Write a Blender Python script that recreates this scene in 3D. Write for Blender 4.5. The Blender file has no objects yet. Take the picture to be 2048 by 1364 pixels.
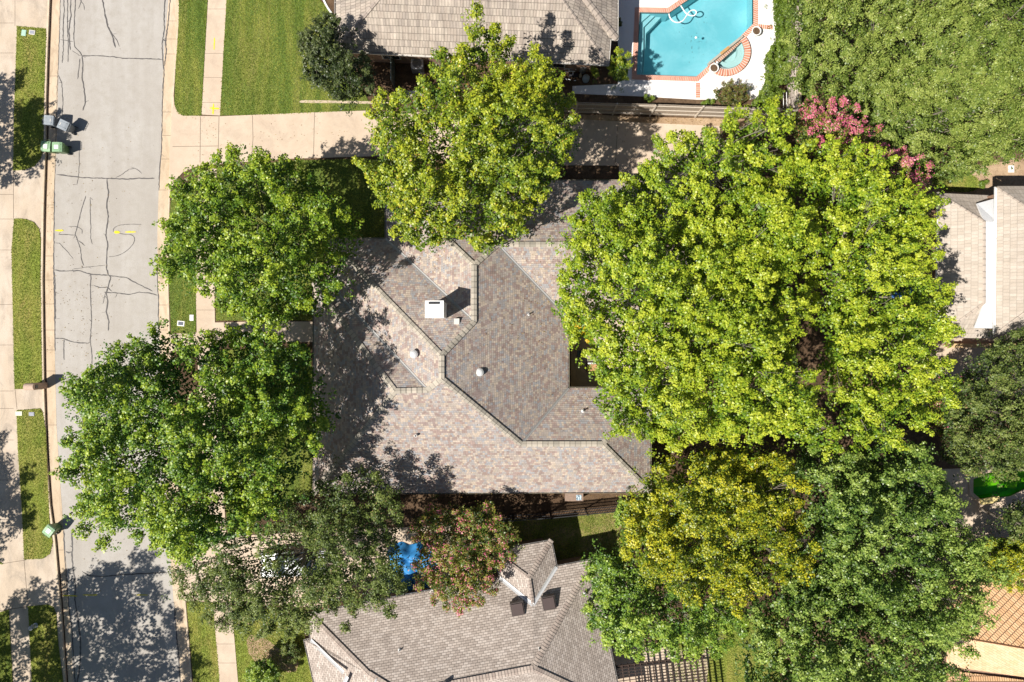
import bpy, math, random
import numpy as np
from mathutils import Vector
from mathutils.geometry import tessellate_polygon

C = bpy.context.scene.collection
SC = bpy.context.scene
# ---------------------------------------------------------------- camera
H, F = 49.0, 1372.0                      # drone height (m) and focal length (photo pixels)
cam = bpy.data.cameras.new('camera'); cam_o = bpy.data.objects.new('camera', cam); C.objects.link(cam_o)
cam_o.location = (0, 0, H); cam_o.rotation_euler = (0, 0, 0)
cam.sensor_width = 36.0; cam.lens = F / 2048.0 * 36.0; cam.clip_end = 2000.0; cam.clip_start = 0.5
SC.camera = cam_o
# ---------------------------------------------------------------- light
EL, AZ = math.radians(52.0), math.radians(30.0)      # sun stands low-left of the picture
tosun = Vector((-math.cos(EL) * math.cos(AZ), -math.cos(EL) * math.sin(AZ), math.sin(EL)))
w = bpy.data.worlds.new('World'); SC.world = w; w.use_nodes = True
nt = w.node_tree; sky = nt.nodes.new('ShaderNodeTexSky'); sky.sky_type = 'NISHITA'; sky.sun_disc = False
sky.sun_elevation = EL; sky.sun_rotation = math.atan2(tosun.x, tosun.y); sky.altitude = 200
bg = nt.nodes['Background']; bg.inputs[1].default_value = 0.05
nt.links.new(sky.outputs[0], bg.inputs[0])
sun = bpy.data.lights.new('sun', 'SUN'); sun.energy = 5.0; sun.angle = math.radians(0.5); sun.color = (1.0, 0.95, 0.87)
sun_o = bpy.data.objects.new('sun', sun); C.objects.link(sun_o)
sun_o.rotation_euler = tosun.to_track_quat('Z', 'Y').to_euler()
SC.view_settings.view_transform = 'Standard'; SC.view_settings.look = 'None'
SC.view_settings.exposure = 0.35; SC.view_settings.gamma = 1.0
SC.cycles.max_bounces = 6; SC.cycles.transparent_max_bounces = 8

# ---------------------------------------------------------------- helpers
def P(px, py, z=0.0):
    k = (H - z) / F
    return Vector(((px - 1024) * k, (682 - py) * k, z))
WL = {}
def link(o, parent=None):
    C.objects.link(o)
    if parent is not None:
        o.parent = parent; WL[o.name] = WL.get(parent.name, Vector((0, 0, 0)))
    return o
def meta(o, label=None, cat=None, group=None, kind=None):
    if label: o['label'] = label
    if cat: o['category'] = cat
    if group: o['group'] = group
    if kind: o['kind'] = kind
    return o
def thing(name, label, cat, loc=(0, 0, 0), group=None):
    o = bpy.data.objects.new(name, None); C.objects.link(o); o.location = loc
    o.empty_display_size = 0.3
    WL[o.name] = Vector(loc)
    return meta(o, label, cat, group)
def dup(root, loc, rz=0.0, label=None, group=None):
    def cp(o, par):
        c = o.copy(); C.objects.link(c)
        if par is not None: c.parent = par
        for ch in KIDS.get(o.name, []): cp(ch, c)
        return c
    r = cp(root, None); r.location = loc; r.rotation_euler = (0, 0, rz)
    if label: r['label'] = label
    if group: r['group'] = group
    return r
KIDS = {}

class MB:
    def __init__(s): s.v = []; s.f = []; s.uv = []; s.mi = []
    def add(s, vs, fs, mi=0, uv=None):
        b = len(s.v); s.v += [tuple(q) for q in vs]
        for i, f in enumerate(fs):
            s.f.append([b + k for k in f]); s.mi.append(mi)
            s.uv.append(uv[i] if uv else None)
        return s
    def box(s, c, d, rz=0, mi=0, taper=1.0):
        cx, cy, cz = c; hx, hy, hz = d[0] / 2, d[1] / 2, d[2] / 2
        ca, sa = math.cos(rz), math.sin(rz); vs = []
        for z, t in ((-hz, taper), (hz, 1.0)):
            for x, y in ((-hx, -hy), (hx, -hy), (hx, hy), (-hx, hy)):
                x *= t; y *= t
                vs.append((cx + x * ca - y * sa, cy + x * sa + y * ca, cz + z))
        s.add(vs, [(3, 2, 1, 0), (4, 5, 6, 7), (0, 1, 5, 4), (1, 2, 6, 5), (2, 3, 7, 6), (3, 0, 4, 7)], mi); return s
    def cyl(s, a, b, r0, r1=None, n=16, mi=0, cap=True):
        return s.tube([a, b], [r0, r0 if r1 is None else r1], n, mi, cap)
    def tube(s, pts, rs, n=6, mi=0, cap=False):
        pts = [Vector(p) for p in pts]; vs = []; up = Vector((0.13, 0.21, 0.97))
        for i, p in enumerate(pts):
            d = (pts[min(i + 1, len(pts) - 1)] - pts[max(i - 1, 0)]).normalized()
            u = d.cross(up)
            if u.length < 0.15: u = d.cross(Vector((1, 0, 0)))
            u.normalize(); q = d.cross(u)
            for k in range(n):
                t = 2 * math.pi * k / n
                vs.append(p + (u * math.cos(t) + q * math.sin(t)) * rs[i])
        fs = []
        for i in range(len(pts) - 1):
            for k in range(n):
                k2 = (k + 1) % n; fs.append((i * n + k, i * n + k2, (i + 1) * n + k2, (i + 1) * n + k))
        if cap:
            fs.append(tuple(range(n))[::-1]); m = (len(pts) - 1) * n; fs.append(tuple(range(m, m + n)))
        s.add(vs, fs, mi); return s
    def lathe(s, prof, c=(0, 0, 0), n=20, mi=0):
        vs = []; fs = []
        for r, z in prof:
            for k in range(n):
                t = 2 * math.pi * k / n; vs.append((c[0] + r * math.cos(t), c[1] + r * math.sin(t), c[2] + z))
        for i in range(len(prof) - 1):
            for k in range(n):
                k2 = (k + 1) % n; fs.append((i * n + k, i * n + k2, (i + 1) * n + k2, (i + 1) * n + k))
        s.add(vs, fs, mi); return s
    def slab(s, poly, z1, z0, holes=(), mi=0, bottom=False):
        """poly / holes: lists of (x, y) world points; top at z1 and sides down to z0"""
        loops = [list(poly)] + [list(h) for h in holes]
        tri = tessellate_polygon([[Vector((x, y, 0)) for x, y in l] for l in loops])
        flat = [p for l in loops for p in l]
        vs = [(x, y, z1) for x, y in flat]; fs = []
        for t in tri:
            a, b, c = [flat[i] for i in t]
            cr = (b[0] - a[0]) * (c[1] - a[1]) - (b[1] - a[1]) * (c[0] - a[0])
            fs.append(tuple(t) if cr > 0 else tuple(t)[::-1])
        s.add(vs, fs, mi)
        if z0 < z1:
            for l in loops:
                n = len(l); vs = [(x, y, z1) for x, y in l] + [(x, y, z0) for x, y in l]
                s.add(vs, [(i, (i + 1) % n, n + (i + 1) % n, n + i) for i in range(n)], mi)
        return s
    def build(s, name, mats, parent=None, smooth=False, kids=True):
        off = WL.get(parent.name, Vector((0, 0, 0))) if parent is not None else Vector((0, 0, 0))
        me = bpy.data.meshes.new(name)
        me.from_pydata([(a - off.x, b - off.y, c - off.z) for a, b, c in s.v], [], s.f)
        if not isinstance(mats, (list, tuple)): mats = [mats]
        for m in mats: me.materials.append(m)
        if len(mats) > 1: me.polygons.foreach_set('material_index', s.mi)
        if any(u is not None for u in s.uv):
            ul = me.uv_layers.new(name='UVMap'); fl = []
            for f, u in zip(s.f, s.uv): fl += [c for q in (u or [(0, 0)] * len(f)) for c in q]
            ul.data.foreach_set('uv', fl)
        if smooth: me.polygons.foreach_set('use_smooth', [True] * len(s.f))
        me.update()
        o = bpy.data.objects.new(name, me); link(o, parent)
        if parent is not None: KIDS.setdefault(parent.name, []).append(o)
        return o

def pw(pts, z=0.0): return [tuple(P(x, y, z)[:2]) for x, y in pts]
def smoothpoly(pts, it=2, closed=True):
    for _ in range(it):
        o = []; n = len(pts)
        for i in range(n if closed else n - 1):
            a, b = pts[i], pts[(i + 1) % n]
            o.append((a[0] * .75 + b[0] * .25, a[1] * .75 + b[1] * .25)); o.append((a[0] * .25 + b[0] * .75, a[1] * .25 + b[1] * .75))
        if not closed: o = [pts[0]] + o + [pts[-1]]
        pts = o
    return pts

# ---------------------------------------------------------------- materials
def newmat(name):
    m = bpy.data.materials.new(name); m.use_nodes = True; t = m.node_tree
    b = t.nodes['Principled BSDF']
    return m, t, b
class N:
    def __init__(s, t): s.t = t
    def __call__(s, typ, **kw):
        n = s.t.nodes.new(typ)
        for k, v in kw.items():
            if k.startswith('i_'):
                key = k[2:]; key = int(key) if key.isdigit() else key.replace('_', ' ')
                if hasattr(v, 'is_output'): s.t.links.new(v, n.inputs[key])
                else: n.inputs[key].default_value = v
            else: setattr(n, k, v)
        return n
    def math(s, op, a, b=None, c=None, clamp=False):
        n = s.t.nodes.new('ShaderNodeMath'); n.operation = op; n.use_clamp = clamp
        for i, v in enumerate((a, b, c)):
            if v is None: continue
            if hasattr(v, 'is_output'): s.t.links.new(v, n.inputs[i])
            else: n.inputs[i].default_value = v
        return n.outputs[0]
    def mix(s, fac, a, b, mode='MIX'):
        n = s.t.nodes.new('ShaderNodeMix'); n.data_type = 'RGBA'; n.blend_type = mode
        for i, v in ((0, fac), (6, a), (7, b)):
            if hasattr(v, 'is_output'): s.t.links.new(v, n.inputs[i])
            elif i == 0: n.inputs[0].default_value = v
            else: n.inputs[i].default_value = (*v, 1) if len(v) == 3 else v
        return n.outputs[2]
    def ramp(s, fac, stops, interp='LINEAR'):
        n = s.t.nodes.new('ShaderNodeValToRGB'); n.color_ramp.interpolation = interp
        e = n.color_ramp.elements
        while len(e) < len(stops): e.new(0.5)
        for i, (p, c) in enumerate(stops): e[i].position = p; e[i].color = (*c, 1) if len(c) == 3 else c
        s.t.links.new(fac, n.inputs[0]); return n.outputs[0]
    def noise(s, vec, scale, detail=4, rough=0.6, dist=0.0):
        n = s.t.nodes.new('ShaderNodeTexNoise'); s.t.links.new(vec, n.inputs['Vector'])
        n.inputs['Scale'].default_value = scale; n.inputs['Detail'].default_value = detail
        n.inputs['Roughness'].default_value = rough; n.inputs['Distortion'].default_value = dist
        return n.outputs['Fac']
def wpos(n):
    g = n('ShaderNodeNewGeometry'); return g.outputs['Position']
def stretch(n, vec, sc, rot=0.0):
    mp = n('ShaderNodeMapping'); n.t.links.new(vec, mp.inputs[0]); mp.inputs['Scale'].default_value = sc
    mp.inputs['Rotation'].default_value = (0, 0, rot); return mp.outputs[0]
def m_flat(name, col, rough=0.6, metal=0.0, var=0.12, scale=3.0, spec=0.4):
    m, t, b = newmat(name); n = N(t)
    tc = n('ShaderNodeTexCoord').outputs['Object']
    f = n.noise(tc, scale, 5)
    c = n.mix(f, tuple(max(0, x * (1 - var)) for x in col), tuple(min(1, x * (1 + var)) for x in col))
    t.links.new(c, b.inputs['Base Color'])
    b.inputs['Roughness'].default_value = rough; b.inputs['Metallic'].default_value = metal
    b.inputs['Specular IOR Level'].default_value = spec
    return m
def m_ground(name, ca, cb, cc, s1=0.25, s2=2.5, s3=40, fine=0.25, bump=0.25, rough=0.9, stain=None, st=(1, 1, 1), stainscale=0.5, wear=False):
    """large blotches ca->cb, medium cc, fine grain"""
    m, t, b = newmat(name); n = N(t); pos = wpos(n)
    v = stretch(n, pos, st)
    big = n.ramp(n.noise(v, s1, 4), [(0.42, (0, 0, 0)), (0.6, (1, 1, 1))])
    col = n.mix(big, ca, cb)
    med = n.ramp(n.noise(v, s2, 6, 0.7), [(0.45, (0, 0, 0)), (0.64, (1, 1, 1))])
    col = n.mix(n.math('MULTIPLY', med, 0.7), col, cc)
    if stain:
        sf = n.ramp(n.noise(v, stainscale, 7, 0.72, 1.2), [(0.5, (0, 0, 0)), (0.72, (1, 1, 1))])
        col = n.mix(n.math('MULTIPLY', sf, stain[1]), col, stain[0])
    if wear:       # long tyre-worn streaks and dark drips
        wv = stretch(n, pos, (0.9, 0.05, 1)); wf = n.ramp(n.noise(wv, 1.2, 4, 0.6), [(0.44, (0, 0, 0)), (0.62, (1, 1, 1))])
        col = n.mix(n.math('MULTIPLY', wf, 0.35), col, (0.36, 0.325, 0.285))
        df = n.ramp(n.noise(pos, 2.6, 5, 0.75), [(0.64, (0, 0, 0)), (0.72, (1, 1, 1))])
        col = n.mix(n.math('MULTIPLY', df, 0.45), col, (0.24, 0.20, 0.16))
        df = n.ramp(n.noise(pos, 11, 3, 0.7), [(0.68, (0, 0, 0)), (0.74, (1, 1, 1))])
        col = n.mix(n.math('MULTIPLY', df, 0.5), col, (0.20, 0.17, 0.14))
    g = n.noise(pos, s3, 3, 0.8)
    gr = n.ramp(g, [(0.36, (1 - fine,) * 3), (0.64, (1 + fine,) * 3)])
    col = n.mix(1.0, col, gr, 'MULTIPLY')
    t.links.new(col, b.inputs['Base Color']); b.inputs['Roughness'].default_value = rough
    b.inputs['Specular IOR Level'].default_value = 0.25
    if bump:
        bp = n('ShaderNodeBump', i_Strength=bump, i_Distance=0.03, i_Height=g); t.links.new(bp.outputs[0], b.inputs['Normal'])
    return m
def m_shingle(name, tones, cw=0.3, ch=0.142, line=0.45, bump=0.5, gap=0.12, vgap=0.06, seed=0.0, blotch=0.25, streak=0.0, rough=0.9, pairs=True, clump=False):
    m, t, b = newmat(name); n = N(t)
    uv = n('ShaderNodeUVMap').outputs[0]
    sp = n('ShaderNodeSeparateXYZ'); t.links.new(uv, sp.inputs[0])
    v = n.math('DIVIDE', sp.outputs[1], ch); row = n.math('FLOOR', v); fv = n.math('FRACT', v)
    wr = n('ShaderNodeTexWhiteNoise', noise_dimensions='1D'); t.links.new(n.math('ADD', row, seed), wr.inputs['W'])
    if pairs: off = wr.outputs['Value']
    else: off = n.math('MULTIPLY', n.math('MODULO', n.math('ABSOLUTE', row), 2.0), 0.5)
    u = n.math('ADD', n.math('DIVIDE', sp.outputs[0], cw), off)
    cu = n.math('FLOOR', u); fu = n.math('FRACT', u)
    cv = n('ShaderNodeCombineXYZ'); t.links.new(cu, cv.inputs[0]); t.links.new(row, cv.inputs[1])
    wn = n('ShaderNodeTexWhiteNoise', noise_dimensions='2D'); t.links.new(cv.outputs[0], wn.inputs['Vector'])
    stops = [((i + 0.001) / len(tones), c) for i, c in enumerate(tones)]
    val = wn.outputs['Value']
    if clump:      # neighbouring tabs often share a tone
        wp = n('ShaderNodeTexWhiteNoise', noise_dimensions='2D'); c2 = n('ShaderNodeCombineXYZ')
        t.links.new(n.math('FLOOR', n.math('DIVIDE', n.math('ADD', cu, n.math('FLOOR', n.math('DIVIDE', row, 2.0))), 2.0)), c2.inputs[0]); t.links.new(n.math('FLOOR', n.math('DIVIDE', row, 2.0)), c2.inputs[1])
        t.links.new(c2.outputs[0], wp.inputs['Vector'])
        sel = n.math('GREATER_THAN', n.math('FRACT', n.math('MULTIPLY', wn.outputs['Value'], 13.7)), 0.5)
        val = n.math('ADD', n.math('MULTIPLY', val, sel), n.math('MULTIPLY', wp.outputs['Value'], n.math('SUBTRACT', 1.0, sel)))
    col = n.ramp(val, stops, 'CONSTANT')
    pos = wpos(n)
    bl = n.noise(pos, 2.2, 4, 0.6)
    col = n.mix(1.0, col, n.ramp(bl, [(0.3, (1 - blotch,) * 3), (0.7, (1 + blotch,) * 3)]), 'MULTIPLY')
    if streak:
        sv = n('ShaderNodeMapping'); t.links.new(uv, sv.inputs[0]); sv.inputs['Scale'].default_value = (3.0, 0.35, 1)
        sf = n.noise(sv.outputs[0], 1.0, 6, 0.7)
        col = n.mix(1.0, col, n.ramp(sf, [(0.35, (1 + streak * .4,) * 3), (0.7, (1 - streak,) * 3)]), 'MULTIPLY')
    gr = n.noise(pos, 30, 2, 0.8)
    col = n.mix(1.0, col, n.ramp(gr, [(0.25, (0.85,) * 3), (0.75, (1.15,) * 3)]), 'MULTIPLY')
    dk = n.math('MAXIMUM', n.math('LESS_THAN', fv, gap), n.math('LESS_THAN', fu, vgap))  # painted shadow line at each course edge, plus dark tab joints
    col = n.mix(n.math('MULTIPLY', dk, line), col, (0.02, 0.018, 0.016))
    t.links.new(col, b.inputs['Base Color']); b.inputs['Roughness'].default_value = rough
    b.inputs['Specular IOR Level'].default_value = 0.2
    hh = n.math('SUBTRACT', n.math('SUBTRACT', 1.0, fv), n.math('MULTIPLY', n.math('LESS_THAN', fu, vgap), 0.6))
    hh = n.math('ADD', hh, n.math('MULTIPLY', wn.outputs['Value'], 0.3))
    bp = n('ShaderNodeBump', i_Strength=bump, i_Distance=0.02, i_Height=hh); t.links.new(bp.outputs[0], b.inputs['Normal'])
    return m
def m_leaf(name, dark, mid, light, trans=0.35, rough=0.42, spec=0.5, accent=None, acc_amt=0.0):
    m, t, b = newmat(name); n = N(t)
    a = n('ShaderNodeAttribute', attribute_name='tint'); sp = n('ShaderNodeSeparateColor'); t.links.new(a.outputs['Color'], sp.inputs[0])
    f = n.math('ADD', n.math('ADD', n.math('MULTIPLY', sp.outputs[0], 0.45), n.math('MULTIPLY', sp.outputs[1], 0.35)), n.math('MULTIPLY', sp.outputs[2], 0.2))
    col = n.ramp(f, [(0.24, dark), (0.5, mid), (0.76, light)])
    if accent:
        k = n.math('GREATER_THAN', n.math('FRACT', n.math('MULTIPLY', sp.outputs[1], 37.3)), 1 - acc_amt)
        col = n.mix(k, col, accent)
    t.links.new(col, b.inputs['Base Color']); b.inputs['Roughness'].default_value = rough
    b.inputs['Specular IOR Level'].default_value = spec
    tr = n('ShaderNodeBsdfTranslucent'); tc = n.mix(1.0, col, (1.25, 1.15, 0.5), 'MULTIPLY'); t.links.new(tc, tr.inputs[0])
    mx = n('ShaderNodeMixShader'); mx.inputs[0].default_value = trans
    t.links.new(b.outputs[0], mx.inputs[1]); t.links.new(tr.outputs[0], mx.inputs[2])
    t.links.new(mx.outputs[0], t.nodes['Material Output'].inputs[0])
    return m
M = {}
M['soil'] = m_ground('soil', (0.10, 0.06, 0.035), (0.17, 0.11, 0.065), (0.06, 0.035, 0.02), s2=3, fine=0.5, bump=0.6)
M['dirt'] = m_ground('dry_dirt', (0.42, 0.29, 0.18), (0.5, 0.36, 0.23), (0.3, 0.2, 0.12), s2=3, fine=0.3, bump=0.4)
M['road'] = m_ground('road_concrete', (0.435, 0.40, 0.36), (0.47, 0.44, 0.405), (0.40, 0.365, 0.32), s1=0.15, s2=1.6, s3=22, fine=0.10, bump=0.12, stain=((0.51, 0.48, 0.435), 0.55), stainscale=0.35, wear=True)
M['gutter'] = m_ground('gutter_concrete', (0.60, 0.47, 0.33), (0.66, 0.53, 0.39), (0.5, 0.38, 0.26), s1=0.4, s2=1.5, s3=30, fine=0.1, bump=0.15, stain=((0.26, 0.17, 0.10), 0.45), stainscale=0.8, st=(1.6, 0.5, 1))
M['walk'] = m_ground('walk_concrete', (0.60, 0.475, 0.36), (0.64, 0.52, 0.40), (0.56, 0.44, 0.33), s1=0.3, s2=1.5, s3=24, fine=0.06, bump=0.1, stain=((0.44, 0.345, 0.265), 0.6), stainscale=0.5)
M['walk_old'] = m_ground('weathered_walk_concrete', (0.58, 0.47, 0.36), (0.62, 0.52, 0.42), (0.48, 0.39, 0.30), s1=0.4, s2=1.2, s3=30, fine=0.12, bump=0.15, stain=((0.28, 0.24, 0.20), 0.7), stainscale=0.6, st=(1, 0.5, 1))
M['deck'] = m_ground('pool_deck_paint', (0.86, 0.82, 0.80), (0.9, 0.87, 0.85), (0.84, 0.80, 0.78), s3=30, fine=0.05, bump=0.05)
M['grass'] = m_ground('lawn_grass', (0.115, 0.165, 0.03), (0.20, 0.215, 0.045), (0.075, 0.125, 0.02), s1=0.30, s2=1.3, s3=9, fine=0.42, bump=1.0, st=(3.2, 0.40, 1), stain=((0.31, 0.26, 0.09), 0.5), stainscale=0.30)
M['grass_dry'] = m_ground('dry_lawn_grass', (0.20, 0.24, 0.04), (0.29, 0.27, 0.07), (0.14, 0.19, 0.025), s1=0.5, s2=2.0, s3=9, fine=0.42, bump=1.0, st=(1.6, 0.5, 1), stain=((0.30, 0.20, 0.08), 0.5), stainscale=0.5)
M['grass_patchy'] = m_ground('patchy_lawn_grass', (0.20, 0.19, 0.05), (0.40, 0.29, 0.15), (0.13, 0.17, 0.035), s1=0.6, s2=2.0, s3=9, fine=0.4, bump=1.0)
M['tar'] = m_flat('crack_sealant', (0.10, 0.092, 0.09), 0.7)
M['joint'] = m_flat('concrete_joint', (0.16, 0.12, 0.09), 0.9)
M['yellow'] = m_flat('yellow_marking_paint', (0.75, 0.62, 0.03), 0.8, var=0.3, scale=8)
SH = [(0.33, 0.25, 0.22), (0.42, 0.36, 0.31), (0.50, 0.41, 0.33), (0.37, 0.335, 0.32), (0.39, 0.29, 0.255), (0.46, 0.40, 0.36), (0.36, 0.35, 0.355), (0.53, 0.44, 0.36), (0.43, 0.36, 0.32), (0.41, 0.35, 0.31), (0.35, 0.27, 0.245)]
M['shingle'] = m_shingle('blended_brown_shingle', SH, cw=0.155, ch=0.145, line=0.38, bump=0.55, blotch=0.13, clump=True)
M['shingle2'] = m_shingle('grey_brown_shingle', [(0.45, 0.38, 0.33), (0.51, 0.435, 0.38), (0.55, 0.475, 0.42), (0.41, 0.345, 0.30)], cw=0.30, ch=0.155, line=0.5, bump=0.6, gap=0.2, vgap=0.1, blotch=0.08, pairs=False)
def m_cap(name, c0, c1):
    m, t, b = newmat(name); n = N(t); sp = n('ShaderNodeSeparateXYZ'); t.links.new(n('ShaderNodeUVMap').outputs[0], sp.inputs[0])
    col = n.mix(sp.outputs[0], c0, c1); col = n.mix(n.math('MULTIPLY', n.math('LESS_THAN', sp.outputs[1], 0.14), 0.45), col, (0.10, 0.09, 0.08))  # dark lower edge paints the shade line of each cap step
    t.links.new(col, b.inputs['Base Color']); b.inputs['Roughness'].default_value = 0.9; b.inputs['Specular IOR Level'].default_value = 0.2; return m
M['cap'] = m_cap('ridge_cap_shingle', (0.33, 0.30, 0.25), (0.52, 0.46, 0.38))
M['cap2'] = m_cap('brown_ridge_cap_shingle', (0.36, 0.29, 0.25), (0.50, 0.42, 0.36))
M['tile1'] = m_shingle('weathered_grey_tile', [(0.44, 0.37, 0.31), (0.48, 0.41, 0.345), (0.41, 0.35, 0.30), (0.50, 0.43, 0.36)], cw=0.2, ch=0.42, line=0.5, bump=0.6, gap=0.09, vgap=0.12, blotch=0.1, streak=0.35)
M['tile2'] = m_shingle('cream_concrete_tile', [(0.52, 0.45, 0.38), (0.55, 0.48, 0.41), (0.50, 0.43, 0.36)], cw=0.22, ch=0.38, line=0.22, bump=0.4, gap=0.10, vgap=0.12, blotch=0.06, streak=0.12)
M['tile3'] = m_shingle('orange_clay_tile', [(0.72, 0.44, 0.24), (0.76, 0.48, 0.27), (0.68, 0.40, 0.21)], cw=0.16, ch=0.36, line=0.85, bump=0.5, gap=0.13, vgap=0.2, blotch=0.1, pairs=False)
M['metal'] = m_flat('galvanised_metal', (0.62, 0.62, 0.62), 0.45, 0.3)
M['flash'] = m_flat('valley_flashing', (0.42, 0.41, 0.40), 0.5, 0.3)
M['white'] = m_flat('white_paint', (0.84, 0.83, 0.81), 0.5, var=0.04)
M['offwhite'] = m_flat('off_white_trim', (0.66, 0.62, 0.57), 0.5, var=0.08)
M['gutterdark'] = m_flat('bronze_gutter', (0.13, 0.12, 0.10), 0.5)
M['brick'] = m_flat('wall_brick', (0.32, 0.20, 0.14), 0.9, var=0.3, scale=6)
M['glass'] = m_flat('window_glass', (0.03, 0.04, 0.05), 0.08, spec=0.8)
M['bark'] = m_flat('grey_bark', (0.26, 0.22, 0.18), 0.9, var=0.35, scale=5)
M['bark2'] = m_flat('pale_bark', (0.30, 0.26, 0.21), 0.85, var=0.3, scale=5)
M['black'] = m_flat('black_iron', (0.03, 0.03, 0.032), 0.45)
M['wood'] = m_flat('weathered_wood', (0.40, 0.33, 0.27), 0.85, var=0.35, scale=6)
M['darkwood'] = m_flat('dark_stained_wood', (0.07, 0.045, 0.035), 0.8, var=0.3)
M['lf_gum'] = m_leaf('sweetgum_leaf', (0.055, 0.135, 0.012), (0.18, 0.30, 0.018), (0.42, 0.51, 0.035), 0.22)
M['lf_lime'] = m_leaf('lime_sweetgum_leaf', (0.10, 0.20, 0.015), (0.29, 0.40, 0.02), (0.56, 0.61, 0.05), 0.22)
M['lf_gum2'] = m_leaf('yellowing_sweetgum_leaf', (0.07, 0.145, 0.012), (0.235, 0.32, 0.02), (0.52, 0.55, 0.035), 0.22, accent=(0.50, 0.34, 0.05), acc_amt=0.012)
M['lf_gum3'] = m_leaf('deep_green_sweetgum_leaf', (0.035, 0.105, 0.012), (0.14, 0.265, 0.02), (0.41, 0.51, 0.04), 0.22)
M['lf_elm'] = m_leaf('golden_elm_leaf', (0.09, 0.165, 0.012), (0.30, 0.345, 0.018), (0.62, 0.58, 0.03), 0.24, accent=(0.08, 0.15, 0.02), acc_amt=0.12)
M['lf_oak'] = m_leaf('live_oak_leaf', (0.045, 0.08, 0.02), (0.115, 0.165, 0.033), (0.25, 0.30, 0.075), 0.2, 0.45, 0.35, accent=(0.34, 0.25, 0.12), acc_amt=0.02)
M['lf_oak2'] = m_leaf('olive_green_oak_leaf', (0.075, 0.125, 0.02), (0.195, 0.27, 0.045), (0.37, 0.43, 0.10), 0.22, 0.42, 0.4, accent=(0.34, 0.28, 0.14), acc_amt=0.01)
M['lf_ash'] = m_leaf('mid_green_ash_leaf', (0.05, 0.11, 0.02), (0.16, 0.26, 0.038), (0.38, 0.48, 0.10), 0.2, 0.4, 0.45)
M['lf_ash2'] = m_leaf('fresh_green_leaf', (0.06, 0.14, 0.02), (0.19, 0.32, 0.035), (0.42, 0.53, 0.07), 0.22, 0.4, 0.5)
M['lf_holly'] = m_leaf('dark_holly_leaf', (0.025, 0.045, 0.012), (0.06, 0.085, 0.022), (0.14, 0.17, 0.05), 0.15, 0.42, 0.4)
M['lf_myrtle'] = m_leaf('crape_myrtle_leaf', (0.06, 0.11, 0.015), (0.19, 0.24, 0.03), (0.40, 0.37, 0.06), 0.25, accent=(0.45, 0.24, 0.10), acc_amt=0.12)
M['lf_redgreen'] = m_leaf('reddish_green_leaf', (0.05, 0.08, 0.015), (0.14, 0.17, 0.03), (0.24, 0.25, 0.05), 0.25, accent=(0.26, 0.12, 0.07), acc_amt=0.22)
M['lf_vine'] = m_leaf('vine_leaf', (0.085, 0.14, 0.015), (0.16, 0.25, 0.025), (0.26, 0.34, 0.05), 0.35)
M['lf_yellow'] = m_leaf('golden_yellow_leaf', (0.5, 0.38, 0.01), (0.68, 0.50, 0.015), (0.8, 0.62, 0.03), 0.35)
M['flower'] = m_leaf('pink_crape_flower', (0.50, 0.09, 0.15), (0.68, 0.15, 0.27), (0.78, 0.32, 0.38), 0.3)

# ---------------------------------------------------------------- setting
YS = 0.11
road_l = [(121, -500), (121, 0), (120, 40), (116, 170), (113, 290), (109, 390), (108, 500), (108, 600), (110, 720), (113, 850), (120, 960), (128, 1070), (135, 1163), (141, 1260), (147, 1364), (230, 1900)]
gut_l = [(102, -500), (102, 0), (98, 100), (95, 200), (94, 300), (90, 420), (88, 560), (89, 650), (91, 780), (95, 900), (103, 1010), (113, 1080), (119, 1150), (126, 1240), (134, 1364), (212, 1900)]
road_r = [(337, -500), (337, 0), (330, 80), (325, 170), (322, 293), (318, 366), (315, 460), (315, 560), (318, 660), (322, 780), (330, 950), (343, 1150), (349, 1220), (354, 1290), (361, 1364), (440, 1900)]
gut_r = [(358, -500), (358, 0), (352, 90), (345, 190), (342, 293), (338, 380), (335, 460), (334, 560), (337, 660), (343, 780), (352, 950), (364, 1150), (370, 1220), (376, 1290), (382, 1364), (462, 1900)]
pool_px = [(1278.6, 25), (1338, 26), (1379, -2), (1460, -60), (1506, -60), (1506, 48), (1458, 95), (1423, 126), (1392, 154), (1273, 150)]
def arc(cx, cy, r, a0, a1, n):
    return [(cx + r * math.cos(math.radians(a0 + (a1 - a0) * i / n)), cy + r * math.sin(math.radians(a0 + (a1 - a0) * i / n))) for i in range(n + 1)]
# spa: half disc on the chord (1424,127)-(1487,76)
SPC = (1453.5, 102.5)
SPA_A = math.degrees(math.atan2(76 - 127, 1487 - 1424))
spa_in = arc(SPC[0], SPC[1], 36, SPA_A, SPA_A + 180, 22)
spa_out = arc(SPC[0], SPC[1], 49, SPA_A, SPA_A + 180, 22)
gpool_px = [(1945, 958), (1975, 945), (2030, 940), (2075, 945), (2070, 968), (2040, 982), (2020, 992), (1990, 996), (1962, 1000), (1945, 985)]
pool_w = pw(pool_px, YS); spa_w = pw(spa_in, YS); gpool_w = pw(gpool_px, YS)
big = [(-220, -220), (220, -220), (220, 220), (-220, 220)]
meta(MB().slab(big, -0.05, -0.05, [pool_w, spa_w, gpool_w]).build('ground', M['soil']), 'brown bare soil of the whole neighbourhood', None, None, 'structure')
road = MB().slab(pw(road_l + road_r[::-1]), 0.0, -0.04).build('road', M['road'])
meta(road, 'pale concrete street with dark sealed cracks', None, None, 'structure')
gutL = MB().slab(pw(gut_l + road_l[::-1]), 0.006, -0.04).slab(pw(road_r + gut_r[::-1]), 0.006, -0.04).build('gutter_pan', M['gutter'])
meta(gutL, 'tan concrete gutters along both sides of the street', None, None, 'structure')

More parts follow.
